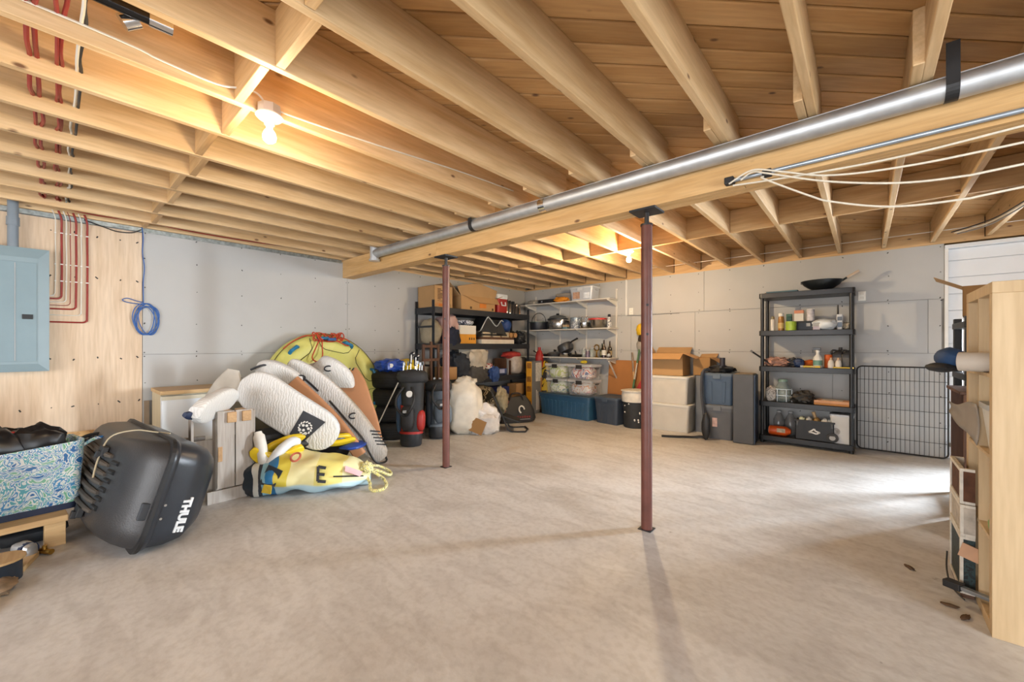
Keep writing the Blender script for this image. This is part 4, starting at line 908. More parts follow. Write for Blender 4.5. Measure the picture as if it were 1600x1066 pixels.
golfbag('black and red golf bag with clubs and a stand leg', (1.08,-3.60,0), R(33), R(-4), M('#232426',.6,var=.2,vs=14), M('#36506e',.6), RED,
        [(-.02,-.02,.20,'wood'),(.02,.02,.17,'wood'),(-.10,-.04,.12,'iron'),(-.08,.03,.13,'iron'),(.06,-.03,.14,'iron'),(.09,-.02,.12,'iron'),(.10,.03,.13,'iron'),(-.12,.0,.10,'iron')])
golfbag('blue grey golf bag leaning behind the far steel post', (1.02,-3.10,0), R(60), R(-9), M('#4a5560',.6,var=.2,vs=14), M('#1d2530',.6), M('#6b7884',.5),
        [(.02,.0,.05,'iron'),(-.05,.03,.06,'iron'),(.06,-.02,.04,'iron')], h=.74, stand=False, white=False)

# ------------------------------------------------------------------ black steel rack along the left wall
RK = M('#25282d', .45, var=.1); 
X0, X1, Y0, Y1 = .06, .51, -2.80, -.52
rk = thing('steel_rack', 'long black steel rack crowded with boxes along left wall', 'shelf', (0,0,0))
for x in (X0, X1):
    for y in (Y0, Y1):
        m = MB(); m.box((x-.02,y-.003,0),(x+.02,y+.003,1.97)); sx = .017 if x < .3 else -.017; m.box((x+sx-.003,y-.02,0),(x+sx+.003,y+.02,1.97))
        p = obj('post', m, RK, rk)
SH = [(.10,.0),(.73,.0),(1.30,.0),(1.86,.0)]
for z, _ in SH:
    obj('shelf_board', MB().box((X0-.01,Y0+.01,z-.02),(X1-.005,Y1-.01,z)), M('#5d4f40',.8), rk)
    for x in (X0-.022, X1+.018): obj('shelf_beam', MB().box((x-.012,Y0,z-.09),(x+.012,Y1,z+.004)), RK, rk, bev=.003)
    for y in (Y0, Y1): obj('end_beam', MB().box((X0,y-.012,z-.09),(X1,y+.012,z+.004)), RK, rk, bev=.003)
for y in (Y0,):
    for z in (.35, .95, 1.55): obj('end_brace', MB().box((X0,y-.006,z),(X1,y+.006,z+.03)), RK, rk)
zT_ = 1.864
gt_ = thing('folding_gate', 'dark brown folding wooden gate leaning by the left rack end', 'gate', (.60,-2.92,0), R(100))
for x in (-.16, .0, .16): obj('post', MB().box((x-.018,-.015,0),(x+.018,.015,1.33-.05*abs(x)*5)), WDARK, gt_, bev=.003)
for z_ in (.10, .42, .74, 1.06, 1.26): obj('rail', MB().box((-.16,-.010,z_-.02),(.16,.010,z_+.02)), WDARK, gt_, bev=.002)
INK = M('#4d3a25', .8); ORP = M('#c8762b', .7)
c = carton('cardboard_box', 'tall closed cardboard box with printed text at left end of rack top', .36, .42, .34, (0.270,-2.584,zT_), R(90), CARD)
for i in range(8): obj('printed_line', MB().box((-.12,-.212,.30-.022*i-.02),(-.12+rnd.uniform(.05,.1),-.2095,.30-.022*i-.008)), INK, c)
obj('printed_line', MB().box((-.12,-.212,.10),(.06,-.2095,.106)), INK, c)
for x in (-.14,.12): obj('printed_symbol', MB().tube([(x+.018*math.cos(q),-.211,.045+.018*math.sin(q)) for q in [k*math.pi/5 for k in range(10)]],.003,4,closed=True), INK if x > 0 else ORP, c)
obj('printed_block', MB().box((-.10,-.212,.02),(-.02,-.2095,.06)), ORP, c)
c = carton('cardboard_box', 'opened cardboard box with big flaps hanging over on the rack top', .80, .44, .22, (0.270,-1.834,zT_), R(90), CARD, flaps=[('L',40,.30),('R',20,.22),('B',60,.25)])
obj('front_flap', MB().loft([[(-.40,-.222,.22),(.40,-.222,.22),(.40,-.216,.226),(-.40,-.216,.226)],[(-.50,-.24,.36),(.42,-.25,.37),(.42,-.245,.376),(-.50,-.235,.366)],[(-.14,-.26,.44),(.0,-.262,.45),(.0,-.257,.456),(-.14,-.255,.446)]]), CARDIN, c)
obj('hanging_flap', MB().loft([[(-.36,-.225,.235),(.44,-.225,.235),(.44,-.231,.235),(-.36,-.231,.235)],[(-.05,-.27,.13),(.46,-.27,.13),(.46,-.276,.13),(-.05,-.276,.13)]]), CARD, c)
obj('printed_block', MB().box((.02,-.2225,.05),(.18,-.2195,.125)), ORP, c)
obj('printed_mark', MB().box((-.20,-.2225,.02),(-.16,-.2195,.06)), INK, c); obj('printed_mark', MB().box((.32,-.2225,.02),(.36,-.2195,.06)), INK, c)
c = thing('drink_cooler', 'red and white drink cooler with white handle on the rack top', 'cooler', (0.330,-1.177,zT_), R(90))
obj('body', MB().loft([[(x,y,z) for x,y in rrect(.27*k,.24*k,.04)] for z,k in ((0,.94),(.02,.97),(.26,1.0))]), RED, c, smooth=True)
obj('lid', MB().loft([[(x,y,z) for x,y in rrect(.28*k,.25*k,.04)] for z,k in ((.26,1.0),(.335,1.0),(.345,.95))]), M('#e8ebee',.35), c, smooth=True)
obj('handle', MB().tube([(-.055,-.125,.20),(-.05,-.14,.14),(.05,-.14,.14),(.055,-.125,.20)], .012, 7), WHITE, c, smooth=True)
def flask(lab, y, h, r, mat, cap, x=.45, z=zT_):
    return bottle('vacuum_flask', lab, [('body',[(0,0),(r,0),(r,h*.72),(r*.75,h*.78)],mat),('cap',[(r*.8,h*.775),(r*.8,h*.97),(r*.7,h),(0,h)],cap)], None, (x-.09,-2.80+(y+3.13)*2.28/2.43,z), group='flasks on the rack top')
flask('tall steel flask right beside the red cooler', -1.20, .29, .042, STEEL, DARK); flask('steel flask with dark cap, second from the red cooler', -1.10, .26, .036, STEEL, BLACK)
flask('dark brown flask in the middle of the rack-top flasks', -1.00, .25, .042, M('#4a4441',.3,metal=.5), BLACK); flask('tall dark flask, second from the rack end', -.90, .22, .036, M('#5b514a',.3,metal=.5), STEEL)
flask('slim bright steel flask at the right end of the rack top', -.80, .20, .028, CHROME, STEEL)
# third shelf (z 1.30)
z = 1.304
def wbox(name, label, w, d, h, loc, rz, parts, cat='box'):
    """printed carton: parts = list of (z0, z1, material) bands round the box"""
    t = thing(name, label, cat, loc, rz)
    for i, (z0, z1, m) in enumerate(parts): obj('lower_panel' if i == 0 else 'upper_panel', MB().box((-w/2,-d/2,z0),(w/2,d/2,z1)), m, t, bev=.003)
    return t
wb1 = wbox('printed_box', 'white box with orange lower half on the middle rack shelf', .36, .36, .30, (0.330,-2.096,z), R(90), [(0,.155,M('#cf8f2c',.6,var=.08)),(.155,.30,M('#d8d4c8',.6,var=.04))])
for i in range(3): obj('printed_mark', MB().box((.02+.05*i,-.183,.06),(.045+.05*i,-.179,.10)), INK, wb1)
lump('pink_blanket', 'folded pink blanket heaped behind the far steel post', 'cloth', (0.310,-2.397,z), (.22,.16,.24), M('#b99a94',.9,var=.2,vs=6), 3, .25, 2.)
lump('navy_jacket', 'dark navy jacket bundled on the rack behind the post', 'cloth', (0.430,-2.415,z-.08), (.14,.14,.20), M('#1c2233',.9,var=.3,vs=9), 7, .3, 2.2)
lump('patterned_cushion', 'black and white patterned cushion lying on top of the printed box', 'cushion', (0.310,-2.096,z+.302), (.19,.22,.055), pattern('bw_print', [(0,srgb('#c4ccd8')),(.5,srgb('#2b3145')),(.62,srgb('#aab5c6'))], 14., 2., .8), 4, .12, 2.)
lump('beige_bundle', 'beige bundle at the left end of the middle rack shelf', 'cloth', (0.250,-2.659,z), (.2,.12,.2), M('#9c9079',.9,var=.15), 9, .2, 2.)
t = thing('camp_stool', 'dark folded camp seat with grey edge leaning on the rack shelf', 'chair', (0.410,-1.533,z+.12), R(90))
obj('seat_panel', MB().loft([[(-.30,-.12,.10),(-.12,-.12,.34),(-.12,-.10,.34),(-.30,-.10,.10)],[(-.30,.18,.10),(-.12,.18,.34),(-.12,.16,.34),(-.30,.16,.10)]]), DARK, t)
obj('seat_panel', MB().prism([(-.30,.10),(-.12,.33),(.10,.18),(.06,.06)], -.13, -.11, T=Matrix.Rotation(R(90),4,'X') @ Matrix.Scale(-1,4,(0,0,1))), DARK, t)
obj('seat_panel', MB().prism([(.06,.10),(.20,.29),(.34,.05),(.10,.02)], -.13, -.11, T=Matrix.Rotation(R(90),4,'X') @ Matrix.Scale(-1,4,(0,0,1))), M('#2e2e2e',.7), t)
obj('edge_tube', MB().tube(spline([(-.31,-.13,.10),(-.15,-.13,.32),(-.09,-.13,.32),(.08,-.13,.19),(.20,-.13,.29),(.26,-.13,.28)],5), .010, 6), LGREY, t, smooth=True)
obj('frame_bar', MB().box((-.28,-.13,.02),(.36,-.11,.05)), BLACK, t)
t = thing('wooden_crate', 'low wooden crate with white panel under the folded seat', 'crate', (0.310,-1.383,z), R(90))
obj('base', MB().box((-.42,-.22,0),(.42,.2,.075)), M('#d3cbbb',.7), t, bev=.003); obj('upper_rail', MB().box((-.42,-.22,.075),(.42,.2,.115)), WDARK, t, bev=.003)
for x in (-.30,-.05,.18): obj('slat', MB().box((x-.09,-.225,.118),(x+.09,-.2,.20)), M('#b5a68a',.8), t)
t = thing('orange_block', 'pair of tan wooden rollers on the crate end', 'block', (0.360,-0.952,z+.117), R(90))
for x in (-.06,.07): obj('roller', MB().cyl((x,-.14,.045),(x,.1,.045),.045,n=14), M('#b98a55',.7), t, smooth=True)
lump('blue_sleeping_bag', 'blue stuff sack hanging at right of the rack shelf', 'bag', (0.370,-1.064,z+.22), (.13,.11,.12), M('#1f3f78',.6,var=.2), 2, .15, 2.)
lump('black_cables', 'tangle of black cable at the right end of the rack shelf', 'cable', (0.360,-0.689,z), (.15,.12,.12), M('#1c1d20',.6,var=.3,vs=20), 6, .5, 3.)
# second shelf (z .73)
z = .734
lump('dark_coat', 'dark blue coat heaped on the lower rack shelf', 'cloth', (0.360,-2.209,z), (.20,.24,.22), M('#2a3039',.9,var=.35,vs=9), 11, .35, 2.2)
lump('beige_jacket', 'pale beige jacket thrown over the lower rack shelf', 'cloth', (0.430,-1.890,z+.10), (.16,.24,.22), M('#b9b0a0',.9,var=.12,vs=9), 12, .4, 2.0)
lump('grey_fleece', 'grey fleece sagging off the lower rack shelf edge', 'cloth', (0.490,-1.927,z-.10), (.12,.25,.16), M('#4b4a49',.95,var=.25,vs=14), 13, .3, 2.4)
lump('red_checked_cloth', 'small red and white checked cloth on the lower shelf', 'cloth', (0.460,-1.580,z+.13), (.07,.09,.05), pattern('red_check',[(0,srgb('#b02a2a')),(.5,srgb('#d9d0cc'))],30.,0,.9), 14, .2, 2.)
lump('denim_cloth', 'blue denim garment hanging at the lower shelf front', 'cloth', (0.510,-1.496,z-.10), (.08,.12,.14), M('#34508a',.9,var=.25,vs=16), 15, .3, 2.4)
lump('denim_pile', 'dark folded clothes supporting the checked cloth', 'cloth', (0.360,-1.599,z), (.15,.16,.075), M('#23262b',.9,var=.3,vs=10), 21, .2, 2.4)
t = wbox('blue_box', 'small blue box with white label on the lower rack shelf', .26, .24, .12, (0.370,-1.252,z), R(90), [(0,.03,NAVY),(.03,.12,M('#3a4a78',.6))]); obj('label_panel', MB().box((-.06,-.122,.04),(.07,-.1195,.11)), M('#a9b2cc',.6), t)
t = thing('tall_white_bag', 'clear plastic bag with red top standing at lower shelf end', 'bag', (0.350,-0.783,z))
obj('bag_body', MB().blob((0,0,.18),(.16,.15,.19),3,.15,2.,24,14,flat=0,e=.7), M('#b8ada2',.4,var=.15,vs=14), t, smooth=True); obj('red_top', MB().blob((0,-.05,.36),(.14,.22,.07),5,.3,2.,20,10), M('#a83a34',.5,var=.3,vs=14), t, smooth=True)
t = thing('picture_frames', 'dark picture frames standing upright on the lower rack shelf', 'frame', (0.310,-1.008,z), R(90))
for i in range(3): obj('frame_board', MB().box((-.10+.06*i,-.15,0),(-.085+.06*i,.15,.30-.02*i)), WDARK if i != 1 else LGREY, t)
# bottom shelf / floor in front of the rack
c = carton('cardboard_box', 'small plain cardboard box low in the rack near its right end', .24, .22, .20, (0.430,-0.801,.36), R(90), CARD)
c = carton('cardboard_box', 'brown carton supporting the small box low in the rack', .30, .30, .25, (0.330,-0.820,.104), R(90), CARD2)
c = carton('cardboard_box', 'cardboard box at the left on the lower rack shelf behind post', .26, .3, .2, (0.410,-2.509,.734), R(90), CARD)
lump('camo_bag', 'camouflage cloth bag on the bottom rack shelf', 'bag', (0.380,-1.740,.104), (.22,.38,.24), pattern('camo',[(0,srgb('#23241f')),(.46,srgb('#9d927c')),(.55,srgb('#3a382f')),(.66,srgb('#b9ad93'))],5.,1.5,.9), 16, .2, 2.)
t = wbox('navy_box', 'navy box on the bottom rack shelf under the blue one', .3, .3, .42, (0.360,-1.224,.104), R(90), [(0,.28,M('#8e8b86',.7)),(.28,.42,M('#1d2c63',.6))])
c = thing('tall_yellow_carton', 'tall slim yellow and grey carton standing at the rack corner', 'box', (.735,-.62,0), R(8))
obj('grey_side', MB().box((-.06,-.19,0),(.06,.19,.98)), M('#77787a',.6,var=.06), c, bev=.003)
obj('yellow_face', MB().box((-.0605,-.1915,.003),(.0585,-.1895,.977)), M('#cf9420',.6,var=.12,vs=10), c)
for z0,z1 in ((.10,.25),(.42,.52),(.60,.70),(.85,.95)): obj('printed_picture', MB().box((-.045,-.1935,z0),(.045,-.191,z1)), M('#8a5a1c',.7,var=.4,vs=25), c)
obj('side_label', MB().box((.0595,-.05,.60),(.0615,.17,.95)), M('#cfcbc4',.6,var=.2,vs=20), c)
for i in range(4): obj('printed_line', MB().box((.0595,-.03+.05*i,.06),(.0612,-.005+.05*i,.44-.03*i)), WHITE, c)

# floor clutter before the rack
PB = M('#dcd6c8', .35, var=.10, vs=9, trans=0.0)
t = thing('white_plastic_sack', 'bulging translucent white plastic sack on the floor by the post', 'bag', (1.03,-2.66,0), R(40))
obj('sack', MB().blob((0,0,.38),(.27,.22,.40),21,.13,1.6,40,26,flat=0,e=.75), PB, t, smooth=True)
obj('gathered_top', MB().blob((.03,.02,.74),(.15,.12,.08),22,.35,3.,24,12), PB, t, smooth=True)
t = thing('clear_plastic_sack', 'low shiny plastic sack with brown cardboard inside beside white sack', 'bag', (1.24,-2.44,0), R(40))
obj('sack', MB().blob((0,0,.17),(.22,.18,.24),23,.3,2.6,32,18,flat=0,e=.8), M('#d8d4cf',.2,var=.12,vs=14), t, smooth=True); obj('cardboard', MB().cbox((0,0,0),(.2,.02,.20),T=Matrix.Translation((-.08,-.20,.13)) @ Matrix.Rotation(.4,4,'Y')), CARD2, t)
ch = thing('folded_camp_chair', 'folded black camp chair with steel tube legs on floor', 'chair', (1.36,-2.12,0), R(40))
for s in (-1, 1):
    obj('frame_tube', MB().tube(spline([(-.20,s*.16-.0,.60),(-.08,s*.16,.35),(.02,s*.16,.10),(.08,s*.16,.016),(.30,s*.18,.016)],5), .012, 7), BLACK, ch, smooth=True)
obj('floor_rail', MB().tube([(.30,-.18,.016),(.34,0,.016),(.30,.18,.016)], .012, 7), BLACK, ch, smooth=True)
obj('seat_sling', MB().loft([[(-.02,-.17,.22),(-.02,.17,.22),(-.02,.17,.235),(-.02,-.17,.235)],[(.22,-.16,.14),(.22,.16,.14),(.22,.16,.155),(.22,-.16,.155)]]), BLACK, ch)
obj('backrest', MB().loft([[(-.20,-.16,.62),(-.20,.16,.62),(-.22,.16,.62),(-.22,-.16,.62)],[(-.04,-.16,.26),(-.04,.16,.26),(-.06,.16,.26),(-.06,-.16,.26)]]), M('#2a2a28',.8), ch)
obj('cloth_bundle', MB().blob((-.06,.0,.44),(.10,.15,.18),31,.35,2.6,26,16), M('#8f8469',.9,var=.35,vs=10), ch, smooth=True)
ck = thing('black_tote_bag', 'black soft bag with white emblem and red lettering on floor', 'bag', (1.06,-1.52,0), R(58))
m = MB(); rings = []
for zz_, w_, d_ in ((0,.62,.24),(.05,.66,.26),(.18,.60,.20),(.32,.46,.10),(.42,.30,.04)): rings.append([(x+.03*zz_,y+.05*zz_,zz_+.02*math.sin(6*x)) for x,y in rrect(w_,d_,min(w_,d_)*.4,6)])
m.loft(rings); obj('body', m, M('#202123',.6,var=.15), ck, smooth=True)
obj('handle', MB().tube(spline([(-.12,-.03,.36),(-.08,-.02,.47),(.06,-.02,.47),(.12,-.03,.36)],5), .012, 6), M('#2c2626',.7), ck, smooth=True)
TB = Matrix.Translation((.06,-.118,.22)) @ Matrix.Rotation(R(68),4,'X')
o = obj('emblem', MB().add([tuple(TB @ Vector(p)) for p in MB().tube([(.045*math.cos(q),.06*math.sin(q),0) for q in [k*math.pi/8 for k in range(12)]],.012,6).v], MB().tube([(.045*math.cos(q),.06*math.sin(q),0) for q in [k*math.pi/8 for k in range(12)]],.012,6).f), WHITE, ck, smooth=True)
for i in range(9): obj('red_letter', MB().box((-.14+.04*i,-.134,.085),(-.115+.04*i,-.125,.115 if i % 3 else .12)), M('#7a2f2a',.7), ck)
obj('underline', MB().box((-.08,-.136,.06),(.20,-.128,.066)), LGREY, ck)
obj('red_piping', MB().tube(spline([(-.24,-.09,.10),(-.20,-.07,.24),(-.14,-.04,.36)],4),.008,6), M('#7a3030',.6), ck, smooth=True)

# ------------------------------------------------------------------ white wall shelving with brackets
WS = M('#d9d3c8', .5, var=.03)
ws = thing('bracket_shelving', 'white bracketed wall shelving of three boards in the corner', 'shelf', (0,0,0))
for x in (.30,.90,1.50,2.11): obj('standard', MB().box((x-.013,-.016,.75),(x+.013,-.001,2.28)), WS, ws, bev=.002)
SZ = (2.09, 1.58, 1.06)
for z in SZ:
    obj('shelf_board', MB().box((.10,-.36,z-.018),(2.16,-.02,z)), WS, ws, bev=.003)
    for x in (.30,.90,1.50,2.11):
        T = Matrix.Translation((x,0,0)) @ Matrix.Rotation(R(90),4,'Z') @ Matrix.Rotation(R(90),4,'X')
        m = MB(); m.loft([[(x-.006,-.016,z-.12),(x+.006,-.016,z-.12),(x+.006,-.016,z-.019),(x-.006,-.016,z-.019)],[(x-.006,-.35,z-.035),(x+.006,-.35,z-.035),(x+.006,-.35,z-.019),(x-.006,-.35,z-.019)]]); obj('bracket', m, WS, ws)
obj('brace', MB().bar((2.14,-.34,1.0),(2.14,-.02,.66),.02,.02), WS, ws)
zt_ = SZ[0]
t = tote('clear_bin', 'clear plastic bin with printed label on the top white shelf', .48, .30, .25, (1.58,-.20,zt_), 0, clear_plastic((.62,.66,.72),.75), clear_plastic((.75,.78,.82),.7), taper=.88)
obj('contents', MB().box((-.19,-.10,.012),(.19,.10,.17)), pattern('bin_clutter',[(0,srgb('#8b94a0')),(.45,srgb('#b7a6a0')),(.6,srgb('#5a5f6b'))],12.,1.), t); obj('label', MB().box((-.16,-.150,.03),(-.02,-.142,.15)), M('#b7927a',.6,var=.3,vs=20), t); obj('label', MB().box((.06,-.150,.03),(.18,-.142,.13)), M('#dfe4ea',.6,var=.2,vs=20), t)
tote('grey_bin', 'taupe open tub behind the orange gloves on top shelf', .36, .22, .17, (1.14,-.14,zt_), 0, M('#8b8074',.5), M('#9a9084',.5), handles=False)
t = wbox('black_case', 'flat black case on the top white shelf', .34, .16, .075, (.78,-.25,zt_), 0, [(0,.06,BLACK),(.06,.075,DARK)], 'case'); obj('printed_mark', MB().box((-.10,-.082,.025),(-.07,-.0795,.05)), LGREY, t)
lump('orange_gloves', 'bright orange work gloves on the top white shelf', 'gloves', (1.12,-.28,zt_), (.14,.07,.05), M('#d98a1e',.8,var=.15), 3, .35, 3.)
lump('grey_hat', 'pale grey cap at the left end of top white shelf', 'hat', (.42,-.22,zt_), (.13,.10,.05), M('#8f887c',.9,var=.15), 6, .3, 2.5)
# middle white shelf: cookware
z = SZ[1]
t = thing('stock_pot', 'dark pot with wire handle at the left of the middle white shelf', 'pot', (.52,-.20,z))
obj('body', MB().lathe([(0,0),(.14,0),(.15,.02),(.155,.13),(.16,.135)],n=22), M('#22242b',.4), t, smooth=True); obj('handle', MB().tube([(.15*math.cos(a),0,.13+.16*math.sin(a)) for a in [k*math.pi/10 for k in range(11)]],.006,6), DARK, t, smooth=True); obj('rim', MB().lathe([(.156,.125),(.165,.125),(.165,.138),(.156,.138)],n=22), M('#4c5a4c',.4), t, smooth=True)
t = thing('slow_cooker', 'oval steel slow cooker with glass lid on the middle shelf', 'cooker', (.98,-.20,z))
obj('body', MB().lathe([(0,.012),(.15,.012),(.165,.03),(.17,.16),(.165,.165)],n=26,sy=.75), M('#b9b9b6',.25,metal=.9), t, smooth=True); obj('base', MB().lathe([(0,0),(.15,0),(.155,.03),(0,.03)],n=26,sy=.75), BLACK, t, smooth=True)
obj('rim', MB().lathe([(.165,.158),(.182,.16),(.182,.178),(.165,.18)],n=26,sy=.75), BLACK, t, smooth=True); obj('lid', MB().lathe([(.168,.178),(.14,.215),(.06,.235),(0,.238)],n=26,sy=.75), M('#5d6163',.12,alpha=.7), t, smooth=True); obj('knob', MB().lathe([(.02,.236),(.028,.25),(.02,.262),(0,.264)],n=12), BLACK, t, smooth=True)
for s in (-1,1): obj('side_handle', MB().box((s*.17-.02,-.05,.11),(s*.17+.02,.05,.135)), BLACK, t, bev=.006)
t = thing('blue_tin', 'blue and white patterned tin on the middle white shelf', 'tin', (1.40,-.22,z)); obj('body', MB().lathe([(0,0),(.085,0),(.085,.15),(.08,.155)],n=20), pattern('tin_print',[(0,srgb('#6a7784')),(.48,srgb('#c9cdd0')),(.56,srgb('#3b4752'))],20.,2.,.4), t, smooth=True); obj('lid', MB().lathe([(.088,.15),(.088,.172),(.08,.178),(0,.178)],n=20), M('#93a1ab',.35,metal=.5), t, smooth=True)
t = wbox('food_packet', 'small tan packet between slow cooker and blue tin', .10, .08, .08, (1.22,-.28,z), 0, [(0,.04,M('#5e7f86',.6)),(.04,.08,M('#b49a78',.7))])
t = thing('saucepan', 'small steel saucepan holding utensils on the middle shelf', 'pan', (1.60,-.24,z)); obj('body', MB().lathe([(0,0),(.07,0),(.078,.01),(.08,.09),(.083,.092)],n=20), STEEL, t, smooth=True)
for i, (x, y) in enumerate(((-.04,0),(.0,.02),(.04,0))): obj('utensil', MB().cyl((x*.5,y,.02),(x,y,.16),.007,n=7).blob((x,y,.165),(.016,.008,.02),1,0,1,10,8), STEEL, t, smooth=True)
t = thing('mixing_bowl', 'steel mixing bowl with red lid on the middle white shelf', 'bowl', (1.86,-.22,z)); obj('body', MB().lathe([(0,0),(.08,0),(.10,.02),(.135,.12),(.14,.125)],n=26), STEEL, t, smooth=True); obj('lid', MB().lathe([(.145,.122),(.146,.145),(.12,.152),(0,.152)],n=26), M('#b8342a',.4), t, smooth=True)
spraycan('white printed spray can at the right end of the middle shelf', .03, .20, pattern('can_print',[(0,srgb('#d8d8d4')),(.52,srgb('#2f3b4d')),(.6,srgb('#c9ccd0'))],26.,1.,.35), BLACK, (2.09,-.24,z))
# bottom white shelf
z = SZ[2]
def fryingpan(lab, loc, r, rz, hl=.2, mat=BLKPL):
    t = thing('frying_pan', lab, 'pan', loc, rz); obj('pan', MB().lathe([(0,0),(r*.8,0),(r,.045),(r*.97,.045),(r*.78,.006),(0,.006)],n=26), mat, t, smooth=True); obj('handle', MB().tube([(r*.95,0,.04),(r+.05,0,.06),(r+hl,0,.10)],[.010,.012,.014],8), BLACK, t, smooth=True)
fryingpan('black frying pan at the left on the bottom white shelf', (.62,-.20,z), .14, R(160))
t = thing('lidded_pan', 'dark pan with glass lid beside the kettle on the bottom shelf', 'pan', (.90,-.18,z)); obj('body', MB().lathe([(0,0),(.12,0),(.13,.05),(.135,.052)],n=22), DARK, t, smooth=True); obj('lid', MB().lathe([(.13,.05),(.09,.075),(0,.085)],n=22), M('#6a6e70',.12,alpha=.7), t, smooth=True); obj('knob', MB().lathe([(.02,.084),(.028,.10),(.02,.115),(0,.115)],n=12), STEEL, t, smooth=True)
t = thing('black_kettle', 'dark pot tipped up against another pot on the bottom white shelf', 'pot', (1.16,-.20,z)); obj('lower_pot', MB().lathe([(0,0),(.09,0),(.10,.01),(.105,.06),(.10,.065)],n=20), STEEL, t, smooth=True)
T = Matrix.Translation((0,0,.14)) @ Matrix.Rotation(R(-28),4,'Y'); m = MB().lathe([(0,-.07),(.11,-.06),(.13,.0),(.12,.06),(0,.065)],n=22); obj('upper_pot', MB().add([tuple(T @ Vector(p)) for p in m.v], m.f), M('#3a3d40',.35), t, smooth=True); obj('handle', MB().tube([(.06,0,.20),(.14,-.02,.25),(.24,-.03,.29)],[.012,.013,.016],8), BLACK, t, smooth=True)
fryingpan('black cast frying pan with raised handle on the bottom white shelf', (1.42,-.20,z), .15, R(130), .12)
def wine(lab, x, y, h, r, mat, lbl, z=SZ[2]):
    bottle('wine_bottle', lab, [('body',[(0,0),(r,0),(r,h*.55),(r*.35,h*.72),(r*.33,h*.97),(r*.38,h*.97),(r*.38,h),(0,h)],mat),('label',[(r*1.02,h*.15),(r*1.03,h*.15),(r*1.03,h*.42),(r*1.02,h*.42)],lbl)], None, (x,y,z), group='bottles on the bottom white shelf')
wine('dark bottle with cream label standing tallest on bottom white shelf', 2.0, -.26, .31, .040, AMBER, PAPER); wine('dark bottle just behind the tallest labelled one', 2.06, -.16, .29, .038, AMBER, M('#b09a6a',.6)); wine('greenish bottle left of the dark bottles', 1.91, -.16, .25, .036, M('#3d4630',.15), M('#a79a6b',.6)); wine('small squat dark bottle at the shelf end', 2.10, -.28, .16, .032, AMBER, LGREY)
for i, (x, y, h) in enumerate(((1.60,-.26,.16),(1.69,-.28,.14),(1.77,-.27,.18))):
    t = thing('glass_jar', ('clear patterned jar nearest the frying pan','purple-patterned glass jar in the middle of three','pale glass jar right of the patterned jars')[i], 'jar', (x,y,z), group='glass jars on the bottom white shelf'); obj('body', MB().lathe([(0,0),(.040,0),(.043,h*.6),(.034,h*.85)],n=14), [GLASS, M('#6d6072',.2,var=.5,vs=40), GLASS][i], t, smooth=True); obj('lid', MB().lathe([(.036,h*.84),(.036,h),(0,h)],n=14), LGREY, t, smooth=True)
t = thing('brass_goblet', 'round brass trinket standing behind the glass jars', 'ornament', (1.80,-.16,z)); obj('stem', MB().lathe([(0,0),(.03,0),(.012,.02),(.01,.10)],n=12), BRASS, t, smooth=True); obj('ring', MB().tube([(.04*math.cos(q),0,.145+.045*math.sin(q)) for q in [k*math.pi/8 for k in range(16)]],.010,6,closed=True), BRASS, t, smooth=True)

for n_ in ('stock_pot','slow_cooker','blue_tin','saucepan','mixing_bowl','spray_can','lidded_pan','black_kettle','brass_goblet'): bpy.data.objects[n_].scale = (1.18,)*3
# ------------------------------------------------------------------ bins along the back wall
BB = M('#2f5878', .45, var=.08); BL = M('#3f4f60', .5, var=.06); SL = M('#3c4654', .5, var=.08); WBIN = M('#c9c4b9', .5, var=.05); WLID = M('#d8d4ca', .5, var=.04)
tote('blue_ribbed_bin', 'long blue ribbed storage bin under the clear bins', 1.16, .46, .40, (1.42,-.42,0), R(-6), BB, M('#31506c',.45), ribs=11, taper=.93, handles=False)
def clearbin(lab, loc, w, cont, rz=0, h=.27):
    t = tote('clear_bin', lab, w, .36, h, loc, rz, clear_plastic((.80,.83,.85),.20), clear_plastic((.86,.88,.9),.45), group='clear bins stacked on the blue bin', taper=.9, latch=M('#2c2a2a',.5))
    obj('contents', MB().blob((0,0,h*.42),(w*.40,.15,h*.40),int(w*100)+int(loc[2]*50),.12,2.2,22,12,e=.5), cont, t, smooth=True)
    return t
clearbin('lower left clear bin holding green and white packets, on blue bin', (1.17,-.36,.402), .46, pattern('green_packets',[(0,srgb('#dfe3cf')),(.48,srgb('#9fb36a')),(.56,srgb('#e8e6d8')),(.64,srgb('#6f8f8a'))],9.,1.))
clearbin('upper left clear bin full of lime green packets', (1.15,-.36,.674), .46, pattern('lime_packets',[(0,srgb('#e4e6cf')),(.48,srgb('#b4c46a')),(.60,srgb('#dfe0d0'))],8.,1.))
clearbin('lower right clear bin with orange and white packets, on blue bin', (1.68,-.38,.402), .50, pattern('mixed_packets',[(0,srgb('#e2ddd6')),(.48,srgb('#c98a5a')),(.55,srgb('#dcdad6')),(.64,srgb('#c9a0a4'))],9.,1.))
clearbin('upper right clear bin crammed with red, blue and white packs', (1.68,-.38,.674), .50, pattern('party_packs',[(0,srgb('#e6e2de')),(.42,srgb('#b9473d')),(.50,srgb('#e8e4e0')),(.56,srgb('#3a4f86')),(.63,srgb('#d9c9c6'))],8.,1.2))
lump('yellow_packet', 'small bright yellow packet on top of the clear bins', 'packet', (1.62,-.30,.948), (.06,.05,.028), M('#d9c22c',.5), 2, .2, 2.)
lump('yellow_black_bag', 'yellow and black bag squeezed left of the clear bins', 'bag', (.80,-.30,.0), (.14,.14,.50), pattern('yb_bag',[(0,srgb('#2b2622')),(.46,srgb('#c9a828')),(.60,srgb('#241f1c'))],4.,1.), 8, .2, 1.6)
